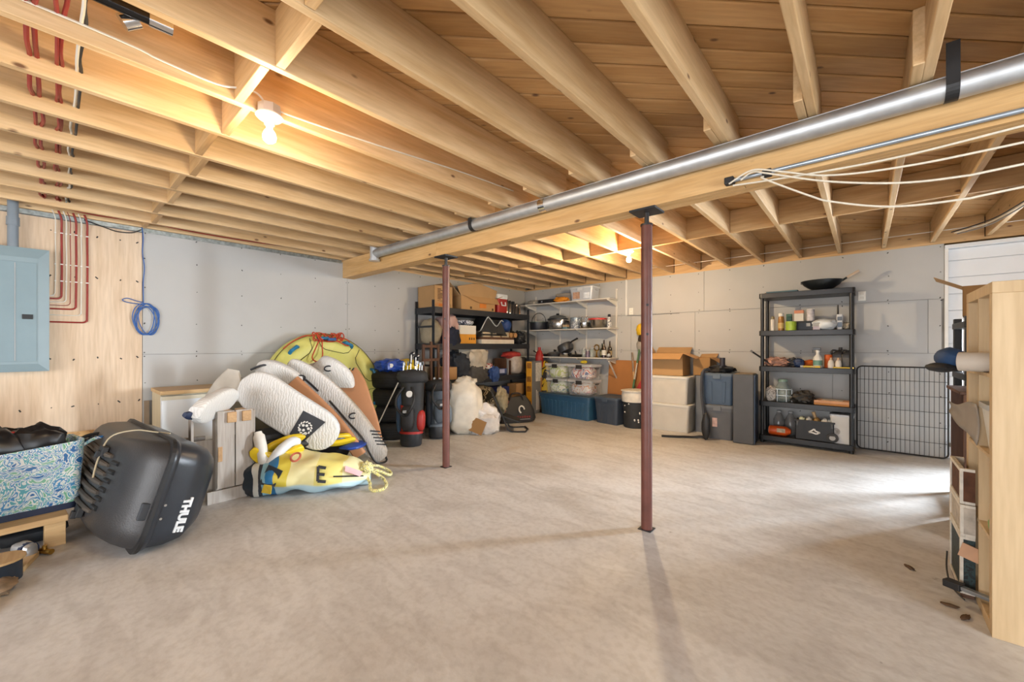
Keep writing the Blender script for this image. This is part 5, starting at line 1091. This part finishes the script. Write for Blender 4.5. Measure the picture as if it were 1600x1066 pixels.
single('red_extinguisher_bag', 'red cylinder standing beside the rack below the white shelf', 'cylinder', MB().lathe([(0,0),(.075,0),(.08,.03),(.08,.42),(.05,.5),(.03,.52),(.03,.58),(0,.58)],n=18), RED, (.66,-.36,.66), smooth=True)
single('carton_pedestal', 'plain carton under the red cylinder behind tall yellow box', 'box', MB().box((-.12,-.12,0),(.12,.12,.658)), CARD2, (.66,-.36,0), bev=.003)
tote('slate_tote', 'slate blue lidded tote between the ribbed bin and trash can', .46, .44, .44, (2.30,-.50,0), R(-8), SL, M('#4a5664',.5), ribs=3, taper=.86)
o = single('cardboard_sheet', 'flat brown cardboard sheet leaning on back wall behind the bins', 'cardboard', MB().box((0,-.004,0),(1.0,.004,1.02)), M('#a8703c',.8,var=.05), (1.98,-.135,0)); o.rotation_euler = (R(-6),0,0)
t = thing('trash_can', 'black can with a white liner and paint splashes', 'trash can', (2.72,-.60,0))
obj('body', MB().lathe([(0,0),(.165,0),(.17,.02),(.185,.46),(0,.46)],n=24), M('#27292b',.6,var=.2,vs=12), t, smooth=True); obj('liner', MB().lathe([(.187,.42),(.195,.40),(.20,.52),(.19,.56),(.17,.555),(.165,.5)],n=24), M('#d6d0c4',.6,var=.08,vs=20), t, smooth=True)
obj('liner_rim', MB().lathe([(.19,.555),(.21,.56),(.21,.575),(.15,.585),(0,.57)],n=24), M('#cfc9bd',.6,var=.2,vs=20), t, smooth=True)
for i in range(7):
    a = R(-150+rnd.uniform(0,110)); z_ = rnd.uniform(.08,.40); r_ = .172+.03*z_; obj('paint_splash', MB().blob((r_*math.cos(a),r_*math.sin(a),z_),(.012,.012,rnd.uniform(.006,.02)),i,.3,3.,8,6), WHITE, t)
for i, (lab, p0, p1, mats) in enumerate((('pole with green and white grip standing behind trash can', (2.50,-.40,.0), (2.58,-.05,1.36), (M('#c9c2b0',.6), GREEN)), ('wooden handled scraper leaning behind the trash can', (2.62,-.28,.0), (2.42,-.05,1.15), (WRAW, M('#8a7a6a',.6))))):
    t = thing('long_handled_tool', lab, 'tool', (0,0,0), group='tools behind the trash can'); p0 = Vector(p0); p1 = Vector(p1)
    obj('shaft', MB().cyl(p0, p0+(p1-p0)*.75, .013, n=10), mats[0], t, smooth=True); obj('grip', MB().cyl(p0+(p1-p0)*.72, p1, .016, n=10), mats[1], t, smooth=True); obj('grip_lower', MB().cyl(p0+(p1-p0)*.35, p0+(p1-p0)*.52, .017, n=10), mats[1], t, smooth=True)
t = thing('snow_brush', 'red and black snow shovel with curved red grip by the trash can', 'shovel', (2.70,-.24,0))
obj('shaft', MB().cyl((0,0,.60),(.0,.05,1.0),.018,n=10), BLACK, t, smooth=True); obj('grip', MB().tube(spline([(0,.04,.92),(-.03,.04,1.0),(-.03,.06,1.10),(.03,.07,1.18),(.05,.07,1.14)],5), .024, 8), RED, t, smooth=True)
obj('blade', MB().loft([[(-.11,-.02,.56),(.06,-.02,.56),(.06,.0,.56),(-.11,.0,.56)],[(-.06,-.01,.66),(.05,-.01,.66),(.05,.01,.66),(-.06,.01,.66)],[(-.015,0,.74),(.02,0,.74),(.02,.02,.74),(-.015,.02,.74)]]), RED, t, bev=.004); obj('lower_shaft', MB().cyl((0,-.0,.0),(0,0,.60),.012,n=8), BLACK, t, smooth=True)
t = thing('hanging_hat', 'yellow and brown bag hung on back wall behind near post', 'bag', (2.60,-.07,1.30))
obj('yellow_top', MB().blob((0,0,.24),(.09,.06,.11),3,.25,2.4,20,12), M('#d8ad1f',.6,var=.12), t, smooth=True); obj('brown_body', MB().blob((.05,0,.08),(.11,.06,.12),5,.2,2.,20,12), M('#3a2c22',.8), t, smooth=True); obj('grey_bottom', MB().blob((.0,.01,-.03),(.09,.055,.12),7,.2,2.,20,12), M('#9a938a',.8), t, smooth=True)
# white bins, cartons, totes, tall case
tote('white_bin', 'lower white bin of the pair beside the near post', .66, .42, .41, (3.20,-.36,0), 0, WBIN, WLID, group='white bins', taper=.92, handles=False, lidh=.025)
tote('white_bin', 'upper white bin of the pair, carrying open cartons', .66, .42, .41, (3.19,-.37,.412), R(-1), WBIN, WLID, group='white bins', taper=.92, handles=False, lidh=.025)
carton('cardboard_box', 'open cardboard box with raised flaps on the white bins', .52, .36, .33, (3.16,-.36,.824), R(2), CARD, flaps=[('F',-28,.17),('B',35,.16),('L',60,.2),('R',-22,.19)])
carton('cardboard_box', 'second open carton squeezed behind at right on white bins', .24, .26, .26, (3.64,-.22,.835), R(-4), CARD2, flaps=[('R',-30,.14),('B',30,.12)])
single('hidden_crate', 'grey crate under the second carton between bins', 'crate', MB().loft([[(x,y,z_) for x,y in rrect(.20,.24,.03)] for z_ in (0,.83)]), M('#6f7174',.6), (3.635,-.22,0), smooth=True)
tote('grey_tote', 'dark grey tote with red label on floor right of white bins', .40, .50, .47, (3.90,-.44,0), R(6), M('#5b5c5e',.5), M('#6b6d6f',.5), taper=.88, ribs=0)
tl = obj('warning_label', MB().box((-.06,-.239,.17),(.0,-.233,.29)), M('#c9a9a0',.6,var=.3,vs=20), bpy.data.objects['grey_tote'])
tote('blue_lidded_tote', 'slate blue tote stacked on the dark grey tote', .40, .50, .43, (3.91,-.44,.472), R(3), M('#3f5268',.5), M('#54616e',.5), taper=.9, ribs=2)
t = thing('black_harness', 'black harness with straps heaped on the blue tote', 'harness', (3.92,-.46,.903)); obj('bundle', MB().blob((0,0,.03),(.16,.2,.06),3,.45,3.,26,14,flat=0), BLACK, t, smooth=True); obj('cylinder', MB().cyl((.03,-.05,.03),(.03,-.05,.20),.035,n=14), M('#2d2a31',.5), t, smooth=True)
obj('strap', MB().tube(spline([(-.10,-.2,.04),(-.16,-.28,.0),(-.17,-.29,-.3),(-.13,-.31,-.6),(-.10,-.34,-.88)],6), .022, 6), M('#3a3d44',.7), t, smooth=True)
obj('strap_pad', MB().blob((-.10,-.36,-.72),(.055,.03,.18),4,.1,2.,16,12), BLACK, t, smooth=True)
single('floor_strap', 'loose black strap lying on floor before the white bins', 'strap', MB().tube(spline([(3.30,-1.02,.012),(3.42,-.96,.012),(3.55,-.88,.014),(3.66,-.80,.012),(3.74,-.78,.03),(3.80,-.76,.02)],5), .018, 6), BLACK, smooth=True)
t = thing('tall_black_case', 'tall dark grey speaker-like case standing left of the black shelf unit', 'case', (4.245,-.56,0), R(4)); obj('body', MB().box((-.13,-.17,0),(.11,.17,.90)), M('#4a4a4b',.5,var=.08), t, bev=.012); obj('side_skin', MB().box((.111,-.165,.01),(.122,.165,.89)), M('#2d3f58',.4,var=.1), t, bev=.003); obj('top_panel', MB().box((-.11,-.15,.899),(.09,.15,.905)), M('#8d7a63',.7,var=.3,vs=12), t)
# ------------------------------------------------------------------ black plastic shelf unit on the back wall and its load
BX0, BX1, BY0, BY1 = 4.375, 5.345, -.46, -.03
SHZ = (.10, .545, 1.00, 1.465, 1.955)
bs_ = thing('plastic_shelf_unit', 'black plastic five shelf unit against back wall', 'shelf', (0,0,0))
for z in SHZ:
    m = MB(); m.loft([[(x,y,zz) for x,y in rrect(BX1-BX0,BY1-BY0,.03,4,(BX0+BX1)/2,(BY0+BY1)/2)] for zz in (z-.065,z)]); obj('shelf_board', m, BLKPL, bs_, smooth=True, bev=.004)
for x in (BX0+.035, BX1-.035):
    for y in (BY0+.035, BY1-.035):
        for i in range(4): obj('post', MB().cyl((x,y,SHZ[i]),(x,y,SHZ[i+1]-.065),.021,n=14), BLKPL, bs_, smooth=True)
        obj('foot', MB().cyl((x,y,0),(x,y,SHZ[0]-.065),.024,n=14), BLKPL, bs_, smooth=True)
z = SHZ[4]
wk = thing('wok', 'dark steel wok with pale wooden handle on the top shelf', 'wok', (5.02,-.26,z), R(8))
obj('bowl', MB().lathe([(0,0),(.06,.002),(.12,.03),(.18,.075),(.215,.125),(.208,.125),(.17,.08),(.11,.036),(0,.008)],n=32), M('#3c4042',.38,metal=.7,var=.2), wk, smooth=True)
obj('socket', MB().cyl((.20,0,.115),(.25,0,.15),.012,n=8), M('#3c4042',.4,metal=.7), wk, smooth=True); obj('handle', MB().cyl((.245,0,.147),(.36,0,.215),.014,.017,n=10), M('#cdb9a4',.6), wk, smooth=True)
t = wbox('flat_book', 'flat teal book lying on the top shelf left of wok', .34, .2, .022, (4.62,-.32,z), 0, [(0,.004,DARK),(.004,.022,M('#44606a',.5))], 'book')
t = wbox('wood_offcut', 'short tan wood piece on the top shelf corner', .20, .06, .035, (4.50,-.39,z+.0), 0, [(0,.018,M('#8f6a4a',.7)),(.018,.035,M('#9c7653',.7))], 'wood'); t.location.z = z; t.location.y = -.18
z = SHZ[3]
spraycan('white spray can at the left end of the fourth shelf', .026, .19, M('#c9c6c0',.35,var=.1), M('#8c7f5a',.4), (4.52,-.38,z))
t = bottle('syrup_bottle', 'amber bottle with white cap second on the fourth shelf', [('body',[(0,0),(.033,0),(.035,.12),(.03,.17),(.028,.19)],M('#9b6a2c',.25)),('cap',[(.03,.185),(.03,.225),(0,.228)],PAPER),('label',[(.0355,.03),(.036,.03),(.036,.10),(.0355,.10)],M('#c9a86a',.5))], None, (4.61,-.36,z))
t = can('green_tin', 'squat lime green tin at the front of the fourth shelf', .058, .115, M('#9db83a',.4,var=.2,vs=14), (4.72,-.40,z), top=M('#b9c98a',.4))
t = wbox('orange_white_box', 'white box with orange top standing on a black one', .10, .08, .14, (4.79,-.25,z+.12), 0, [(0,.10,PAPER),(.10,.14,M('#d08a68',.6))])
t = wbox('black_carton', 'black carton under the orange topped box', .20, .10, .119, (4.84,-.26,z), 0, [(0,.10,M('#1d2430',.5)),(.10,.119,DARK)]); obj('printed_mark', MB().box((.03,-.052,.05),(.07,-.0495,.09)), LGREY, t)
t = wbox('green_carton', 'dark green packet behind the amber bottle', .06, .05, .22, (4.68,-.22,z), 0, [(0,.18,M('#2f5a46',.5)),(.18,.22,M('#3f6b56',.5))])
can('white_jar', 'white printed jar standing on the black carton', .042, .15, M('#c3c0c6',.4,var=.2,vs=30), (4.91,-.26,z+.12), 'jar', top=WHITE)
t = wbox('blister_pack', 'small pale packet right of the black carton', .07, .05, .09, (4.98,-.38,z), 0, [(0,.045,M('#b7aebb',.5)),(.045,.09,LGREY)])
lump('white_plastic_parcel', 'glossy white plastic parcel on the fourth shelf', 'parcel', (5.06,-.33,z), (.12,.08,.07), M('#dfe6ea',.25,var=.06), 5, .2, 2.2)
t = thing('walkie_talkie', 'white and black two-way radio with antenna on fourth shelf', 'radio', (5.20,-.33,z)); obj('body', MB().loft([[(x,y,zz) for x,y in rrect(w_,.035,.014)] for zz,w_ in ((0,.055),(.10,.06),(.16,.065),(.185,.055))]), M('#c9ccd0',.4), t, smooth=True); obj('screen', MB().box((-.022,-.021,.11),(.022,-.0165,.155)), M('#2b333c',.3), t, bev=.004); obj('antenna', MB().cyl((-.018,0,.18),(-.018,0,.30),.010,.007,n=8), BLACK, t, smooth=True); obj('keypad', MB().box((-.02,-.0205,.03),(.02,-.0165,.09)), M('#5d6f86',.4), t, bev=.003)
lump('tool_odds', 'small heap of metal odds at the right end of the fourth shelf', 'hardware', (5.27,-.26,z), (.05,.08,.045), M('#a79f92',.4,var=.35,vs=30), 8, .4, 4.)
z = SHZ[2]
lump('tangled_cord', 'tangle of pinkish cord at the left of the third shelf', 'cord', (4.56,-.33,z), (.12,.08,.06), M('#a8806f',.6,var=.4,vs=25), 4, .5, 4.)
lump('dark_clutter', 'dark metal clutter in the middle left of third shelf', 'hardware', (4.72,-.26,z), (.08,.08,.055), M('#3a3a3c',.5,var=.5,vs=25), 6, .45, 4.)
lump('navy_spool', 'navy wound spool on the third shelf', 'spool', (4.80,-.36,z), (.055,.05,.055), M('#26375a',.5,var=.3), 2, .2, 3.)
lump('orange_rag', 'folded orange rag behind the spray bottle on third shelf', 'rag', (4.90,-.27,z), (.07,.07,.045), M('#c9601f',.8,var=.15), 3, .25, 2.)
t = bottle('spray_bottle', 'white spray bottle with black trigger on the third shelf', [('body',[(0,0),(.045,0),(.047,.10),(.04,.13),(.018,.16),(.016,.20)],M('#e2e2dc',.4)),('label',[(.0475,.03),(.048,.03),(.048,.09),(.0475,.09)],M('#6f9a8c',.5)),('collar',[(.02,.19),(.02,.215),(0,.215)],WHITE)], None, (4.99,-.37,z))
obj('trigger_head', MB().box((-.05,-.014,.215),(.03,.014,.245)).box((-.055,-.010,.18),(-.042,.010,.225)), M('#4a5058',.4), t, bev=.004)
can('orange_cup', 'tall orange plastic tumbler on the third shelf', .04, .16, ORANGE, (5.09,-.30,z), 'cup', top=M('#b5521a',.5))
def jug(lab, x, y, mat, lbl, cap, h=.21):
    t = thing('oil_jug', lab, 'jug', (x,y,z), group='oil jugs on the third shelf')
    obj('body', MB().loft([[(q[0]+dx_,q[1],zz) for q in rrect(w_,d_,.02)] for zz,w_,d_,dx_ in ((0,.11,.075,0),(.01,.12,.08,0),(h*.62,.12,.08,0),(h*.8,.07,.055,.02),(h*.88,.035,.035,.035))]), mat, t, smooth=True); obj('cap', MB().cyl((.035,0,h*.87),(.035,0,h),.018,n=12), cap, t, smooth=True)
    obj('handle', MB().tube(spline([(.02,0,h*.8),(-.04,0,h*.85),(-.055,0,h*.66)],4),.011,7), mat, t, smooth=True); obj('label', MB().box((-.045,-.0425,.02),(.045,-.039,h*.5)), lbl, t)
jug('black oil jug with raised spout near the shelf middle', 5.17, -.26, M('#1f2022',.4), M('#8f8378',.5), BLACK, .25); jug('black oil jug with silver and red cap at the right post', 5.27, -.27, M('#26272a',.4), M('#5c564e',.5), M('#7a4550',.4), .25)
for i, x in enumerate((5.12, 5.19)): bottle('glue_bottle', ('left of two small white glue bottles before the jugs','right of two small white glue bottles before the jugs')[i], [('body',[(0,0),(.03,0),(.032,.05),(.024,.085),(.012,.10)],M('#dcd6cc',.4)),('cap',[(.014,.098),(.010,.125),(0,.127)],M('#c9a98c',.5))], None, (x,-.40,z), group='small white glue bottles')
t = thing('yellow_level', 'short yellow spirit level at the front of third shelf', 'level', (4.95,-.432,z)); obj('bar', MB().box((-.10,-.008,0),(.07,.008,.022)), YEL, t, bev=.002); obj('end', MB().box((-.13,-.009,0),(-.10,.009,.024)), LGREY, t); obj('vial', MB().box((-.02,-.0095,.008),(.02,-.0075,.016)), GLASS, t)
t = thing('yellow_ruler', 'yellow folding ruler at the right front of third shelf', 'ruler', (5.24,-.434,z)); obj('bar', MB().box((-.10,-.007,0),(.09,.007,.016)), YEL, t, bev=.002); obj('hinge', MB().cyl((.08,-.008,.008),(.08,.008,.008),.009,n=10), BRASS, t)
t = thing('leaning_rod', 'dark rod poking out left of the third shelf', 'rod', (0,0,0)); obj('rod', MB().cyl((4.50,-.40,1.03),(4.28,-.44,1.20),.011,n=8), BLACK, t, smooth=True); obj('tip', MB().cyl((4.30,-.437,1.185),(4.275,-.441,1.204),.014,n=8), GREY, t, smooth=True)
z = SHZ[1]
t = thing('glass_jug', 'glass jar held in a white wire basket on the second shelf', 'jar', (4.62,-.30,z)); obj('jar', MB().lathe([(0,.0),(.075,.0),(.085,.02),(.085,.17),(.05,.23),(.05,.26)],n=20), M('#9fb0ac',.08,alpha=.45,var=.05), t, smooth=True)
for zz in (.08,.16): obj('basket_ring', MB().tube([(.098*math.cos(q),.098*math.sin(q),zz) for q in [k*math.pi/10 for k in range(20)]],.007,6,closed=True), M('#cfdbe4',.4), t, smooth=True)
for k in range(6):
    a = k*math.pi/3; obj('basket_wire', MB().cyl((.098*math.cos(a),.098*math.sin(a),0),(.098*math.cos(a),.098*math.sin(a),.165),.006,n=6), M('#cfdbe4',.4), t, smooth=True)
obj('lid', MB().lathe([(.053,.255),(.053,.285),(0,.288)],n=16), M('#7a9484',.3), t, smooth=True)
lump('white_cloth', 'striped white cloth ball at the left of the second shelf', 'cloth', (4.50,-.36,z), (.06,.06,.10), pattern('grey_stripe',[(0,srgb('#cfc8bd')),(.5,srgb('#77706b')),(.58,srgb('#d9d3c8'))],22.,2.,.9), 3, .2, 2.)
lump('black_boots', 'pair of dark shoes lumped on the second shelf', 'shoes', (4.84,-.33,z), (.11,.08,.075), M('#26231f',.6,var=.35,vs=20), 9, .4, 3.2)
t = wbox('orange_flat_box', 'flat orange game box on the right of second shelf', .34, .22, .055, (5.13,-.30,z), R(-3), [(0,.022,M('#c48544',.6)),(.022,.055,M('#cf9a70',.6))]); obj('printed_panel', MB().box((-.10,-.08,.055),(.10,.08,.0565)), M('#e0cdb8',.6,var=.2,vs=14), t)
z = SHZ[0]
t = thing('orange_bottle', 'orange detergent bottle lying on its side on bottom shelf', 'bottle', (4.60,-.36,z)); obj('body', MB().add([(p[2]-.12,p[1],p[0]+.062) for p in MB().lathe([(0,0),(.055,.0),(.062,.02),(.062,.18),(.035,.22),(.03,.235)],n=18).v], MB().lathe([(0,0),(.055,.0),(.062,.02),(.062,.18),(.035,.22),(.03,.235)],n=18).f), M('#d0561e',.4), t, smooth=True); obj('base_disc', MB().cyl((-.124,0,.062),(-.119,0,.062),.052,n=18), M('#d99a82',.5), t); obj('label', MB().box((-.03,-.064,.05),(.06,-.058,.10)), M('#b9a98c',.5,var=.3,vs=25), t)
for i, x in enumerate((4.56, 4.69)): bottle('clear_jug', ('left one of two clear jugs behind the orange bottle','right one of two clear jugs behind the orange bottle')[i], [('body',[(0,0),(.06,0),(.065,.02),(.065,.18),(.03,.26),(.025,.28)],M('#8c8a88',.1,alpha=.5,var=.05)),('cap',[(.027,.278),(.027,.30),(0,.30)],LGREY)], None, (x,-.17,z), group='clear jugs')
t = thing('black_toolbox', 'open black toolbox with white emblem full of odds on bottom shelf', 'toolbox', (4.96,-.33,z))
m = MB(); m.box((-.19,-.10,0),(.19,.10,.01)); m.box((-.19,-.10,0),(.19,-.09,.24)); m.box((-.19,.09,0),(.19,.10,.24)); m.box((-.19,-.10,0),(-.18,.10,.24)); m.box((.18,-.10,0),(.19,.10,.24)); obj('body', m, M('#17181a',.5), t, bev=.004)
obj('rim', MB().box((-.2,-.11,.225),(.2,-.098,.245)), BLACK, t); 
em = MB()
for p0, p1 in (((-.055,.10),(-.02,.125)),((-.02,.125),(.0,.145)),((.0,.145),(.01,.12)),((.01,.12),(.055,.105)),((.055,.105),(.02,.085)),((-.055,.10),(-.02,.098)),((-.02,.098),(.02,.085))): em.bar((p0[0],-.1015,p0[1]),(p1[0],-.1015,p1[1]),.004,.016,up=(0,0,1))
obj('emblem', em, WHITE, t)
for i, (x, mm) in enumerate(((-.13,M('#c9cdb0',.5)),(-.06,PAPER),(.02,M('#b08a50',.6)),(.10,PAPER),(.15,LGREY))): obj('content_item', MB().blob((x,0,.235),(.035,.05,.04),i,.3,3.,14,8), mm, t, smooth=True)
obj('tall_item', MB().cyl((.01,.02,.24),(-.02,.02,.34),.016,.02,n=10), M('#c9a67a',.6), t, smooth=True)
for s in (-1,1): obj('clasp', MB().box((s*.17-.012,-.112,.17),(s*.17+.012,-.10,.225)), M('#3a3c3e',.4), t, bev=.002)
t = thing('white_bucket', 'square white bucket at the right end of the bottom shelf', 'bucket', (5.22,-.31,z)); obj('body', MB().loft([[(x,y,zz) for x,y in rrect(w_,w_,.03)] for zz,w_ in ((0,.19),(.30,.215),(.31,.225),(.325,.225))]), M('#d3d2ce',.45,var=.05), t, smooth=True); obj('lid', MB().loft([[(x,y,zz) for x,y in rrect(w_,w_,.03)] for zz,w_ in ((.325,.23),(.345,.23),(.35,.20))]), M('#c3c6ca',.45), t, smooth=True); obj('round_print', MB().cyl((-.055,-.107,.14),(-.055,-.1005,.14),.042,n=16), M('#8d8b88',.5,var=.5,vs=30), t)
t = thing('grinding_disc', 'round black and white disc leaning on the white bucket', 'disc', (5.135,-.445,z)); obj('disc', MB().cyl((0,.004,.06),(0,.018,.062),.058,n=20), M('#3b3b3b',.5), t, smooth=True); obj('centre', MB().cyl((0,.001,.06),(0,.005,.06),.03,n=16), LGREY, t)

# ------------------------------------------------------------------ wire dog pen panel
pn = thing('wire_pen_panel', 'black wire pet pen panel leaning on the back wall', 'pen panel', (5.345,-.045,0)); WIRE = M('#1e1b19', .5)
W_, H_ = .79, 1.03; fr = rrect(W_-.02, H_-.02, .05, 4, W_/2, H_/2)
obj('frame', MB().tube([(x,0,z_) for x,z_ in fr], .008, 8, closed=True), WIRE, pn, smooth=True)
v0 = MB().cyl((0,0,.012),(0,0,H_-.012),.0022,n=6); vm = None
for i in range(1, 20):
    x = W_*i/20
    if vm is None: vm = obj('upright_wire', v0, WIRE, pn, loc=(x,0,0))
    else: share(vm, pn, (x,0,0))
hm_ = None
for z_ in (.17,.345,.515,.69,.86):
    if hm_ is None: hm_ = obj('cross_wire', MB().cyl((.012,-.003,0),(W_-.012,-.003,0),.0026,n=6), WIRE, pn, loc=(0,0,z_))
    else: share(hm_, pn, (0,0,z_))
obj('clip', MB().box((W_-.005,-.02,.15),(W_+.03,.01,.19)), M('#6a6660',.5), pn, bev=.003)

# ------------------------------------------------------------------ right: birch bookcase and what is in it
KX0, KX1, KY0, KY1, KH = 5.845, 6.235, -3.905, -3.32, 1.55
bk = thing('birch_bookcase', 'tall pale birch cube bookcase seen end-on at right', 'bookcase', (0,0,0))
T5 = .05
obj('end_panel', MB().box((KX0,KY0,0),(KX1,KY0+T5,KH-T5)), WBIRCH, bk, bev=.002); obj('end_panel', MB().box((KX0,KY1-T5,0),(KX1,KY1,KH-T5)), WBIRCH, bk, bev=.002)
obj('top_panel', MB().box((KX0,KY0,KH-T5),(KX1,KY1,KH)), WBIRCH, bk, bev=.002); obj('bottom_panel', MB().box((KX0,KY0+T5,0),(KX1,KY1-T5,T5)), WBIRCH, bk, bev=.002)
ym = (KY0+KY1)/2; obj('divider', MB().box((KX0+.002,ym-.008,T5),(KX1-.002,ym+.008,KH-T5)), WBIRCH, bk)
cz = [T5 + (KH-2*T5)*i/4 for i in range(5)]
for i in (1,2,3):
    for (y0,y1) in ((KY0+T5,ym-.008),(ym+.008,KY1-T5)): obj('shelf_board', MB().box((KX0+.002,y0,cz[i]-.008),(KX1-.002,y1,cz[i]+.008)), WBIRCH, bk)
t = thing('white_paper_roll', 'thick white paper roll sticking out across the bookcase front', 'roll', (0,0,0)); obj('roll', MB().cyl((6.10,-3.79,1.193),(5.775,-3.68,1.193),.046,n=20), M('#c9c0b4',.7,var=.05), t, smooth=True); obj('core', MB().cyl((5.78,-3.682,1.193),(5.77,-3.679,1.193),.03,n=16), M('#a9977f',.7), t, smooth=True)
t = thing('baseball_cap', 'dark blue cap hanging on the end of the paper roll', 'hat', (5.755,-3.60,1.15), R(15)); obj('crown', MB().blob((0,0,.055),(.055,.09,.055),3,.12,2.,24,14), M('#1f4068',.7,var=.2), t, smooth=True); obj('brim', MB().blob((-.035,.0,.01),(.05,.10,.025),4,.1,2.,20,8), M('#181b20',.7), t, smooth=True)
o = single('poster_sheet', 'large grey curled poster sheet drooping from the bookcase', 'poster', MB().grid(lambda u,v: (5.838+.01*math.sin(v*3)-.055*u, -3.64+.36*u, .985-.20*v*(1-.7*u)-.03*u+.01*math.sin(7*u)), 12, 6), M('#8d857c',.6,var=.15), smooth=True); sm = o.modifiers.new('thickness','SOLIDIFY'); sm.thickness = .002
t = thing('white_tub', 'white tub with grey rim in the near bookcase cell', 'tub', (5.925,-3.74,cz[2]+.008)); obj('body', MB().loft([[(x,y,zz) for x,y in rrect(w_,w_*1.3,.02)] for zz,w_ in ((0,.11),(.20,.15))]), M('#d6d3cc',.45), t, smooth=True); obj('rim', MB().loft([[(x,y,zz) for x,y in rrect(w_,w_*1.3,.02)] for zz,w_ in ((.195,.165),(.22,.165))]), LGREY, t, smooth=True)
lump('green_ball', 'small green ball in the low near bookcase cell', 'ball', (5.89,-3.80,cz[1]+.008), (.04,.04,.04), M('#7fa05a',.6), 1, .05, 2.)
t = thing('grey_tube_bar', 'grey metal bar with black end sticking out at the bookcase foot', 'bar', (0,0,0)); obj('bar', MB().bar((5.77,-3.635,.075),(6.05,-3.80,.08),.03,.018), M('#8b8f92',.35,metal=.6), t, bev=.003); obj('black_end', MB().bar((5.735,-3.615,.075),(5.79,-3.648,.077),.05,.035), BLACK, t, bev=.004)
single('thin_wire', 'thin dark wire curling to the floor at the bookcase foot', 'cable', MB().tube(spline([(5.775,-3.30,.12),(5.765,-3.38,.05),(5.77,-3.50,.012),(5.80,-3.62,.01)],5),.004,5), DARK, smooth=True)
for i, (x, y, w_, d_, h_) in enumerate(((6.04,-3.55,.24,.20,.018),(6.12,-3.70,.16,.12,.03))): wbox('white_packet', ('flat white packet on the bookcase top','thin white box at near end of the bookcase top')[i], w_, d_, h_, (x,y,KH), .3*i, [(0,h_*.6,M('#d8d4cc',.6)),(h_*.6,h_,WHITE)], 'packet')
# crates stacked beyond the bookcase
def opencrate(name, lab, x0, x1, y0, y1, z0, z1, edge, inner, fillh=.7, cat='crate'):
    t = thing(name, lab, cat, (0,0,0)); th = .018
    for q in (((x0,y0,z0),(x0+th,y1,z0+th)),((x0,y0,z1-th),(x0+th,y1,z1)),((x0,y0,z0+th),(x0+th,y0+th,z1-th)),((x0,y1-th,z0+th),(x0+th,y1,z1-th))): obj('frame_rail', MB().box(*q), edge, t, bev=.002)
    obj('infill', MB().box((x0+.006,y0+th,z0+th),(x0+.012,y1-th,z1-th)), inner, t)
    obj('side_infill', MB().box((x0+.012,y0-.003,z0+.014),(x1,y0+.002,z1-.014)), inner, t)
    obj('shell', MB().box((x0+th,y0,z0),(x1,y0+th,z1)).box((x0+th,y1-th,z0),(x1,y1,z1)).box((x0+th,y0+th,z0),(x1,y1-th,z0+th)), edge, t)
    return t
WCH = M('#d2ccc0', .7, var=.15, vs=30)
opencrate('white_framed_crate', 'white edged crate with dark green foliage print, on floor before the bookcase', 5.79, 5.842, -3.58, -3.25, 0.022, 0.31, WCH, pattern('foliage',[(0,srgb('#132022')),(.5,srgb('#21383a')),(.62,srgb('#0d1517'))],18.,2.,.6))
o = obj('foot', MB().box((5.795,-3.57,0),(5.84,-3.26,.022)), WDARK, bpy.data.objects['white_framed_crate'])
opencrate('whitewashed_crate', 'rough whitewashed crate in the middle of the stack before the bookcase', 5.79, 5.842, -3.585, -3.245, 0.312, 0.47, WCH, M('#b5aca0',.8,var=.25,vs=20))
opencrate('brown_framed_crate', 'white framed crate with brown rug infill, on top of the stack', 5.79, 5.842, -3.575, -3.26, 0.472, 0.65, WCH, M('#5a3a28',.9,var=.3,vs=20))
single('pink_card', 'tan card poking out of the bookcase over foliage crate', 'card', MB().cbox((0,0,0),(.008,.075,.07),T=Matrix.Rotation(.25,4,'X')), M('#c2997a',.8), (5.825,-3.598,.24), 1.3)
t = thing('dark_cabinet', 'dark brown wooden cabinet side standing beyond the crates', 'cabinet', (0,0,0)); obj('side_panel', MB().box((5.90,-2.80,0),(6.30,-2.78,.96)), WDARK, t, bev=.002); obj('side_panel', MB().box((5.90,-2.30,0),(6.30,-2.28,.96)), WDARK, t, bev=.002); obj('back_panel', MB().box((6.28,-2.78,0),(6.30,-2.30,.96)), M('#3a1713',.6), t); obj('shelf_board', MB().box((5.91,-2.78,.78),(6.28,-2.30,.80)), WRAW, t); obj('top_panel', MB().box((5.88,-2.82,.96),(6.31,-2.26,.98)), WDARK, t, bev=.002); obj('base', MB().box((5.92,-2.78,0),(6.28,-2.30,.06)), WDARK, t)
t = thing('black_rack', 'black plastic rack far right, behind the bookcase', 'shelf', (0,0,0))
for x in (6.03,6.36):
    for y in (-1.98,-1.46): obj('post', MB().box((x-.025,y-.025,0),(x+.025,y+.025,1.50)), BLKPL, t, bev=.006)
for z_ in (.12,.6,1.05,1.46): obj('shelf_board', MB().box((6.0,-2.01,z_-.05),(6.39,-1.43,z_)), BLKPL, t, bev=.006)
carton('cardboard_box', 'open cardboard box with a raised flap on the far right black rack', .34, .32, .24, (6.20,-1.72,1.502), R(-8), CARD2, flaps=[('L',30,.18),('R',40,.16)])
for x, y, i in ((5.74,-3.72,0),(5.78,-3.80,1),(5.62,-3.38,2)):
    single('dry_leaf', ('brown scrap on floor nearest the bookcase foot','curled brown wood scrap before the near bookcase cell','dark leaf scrap farthest from the bookcase')[i], 'scrap', MB().blob((0,0,.006),(.035,.014,.007),i,.4,4.,12,6), M('#5a4430',.9), (x,y,0), 1.1*i, smooth=True)
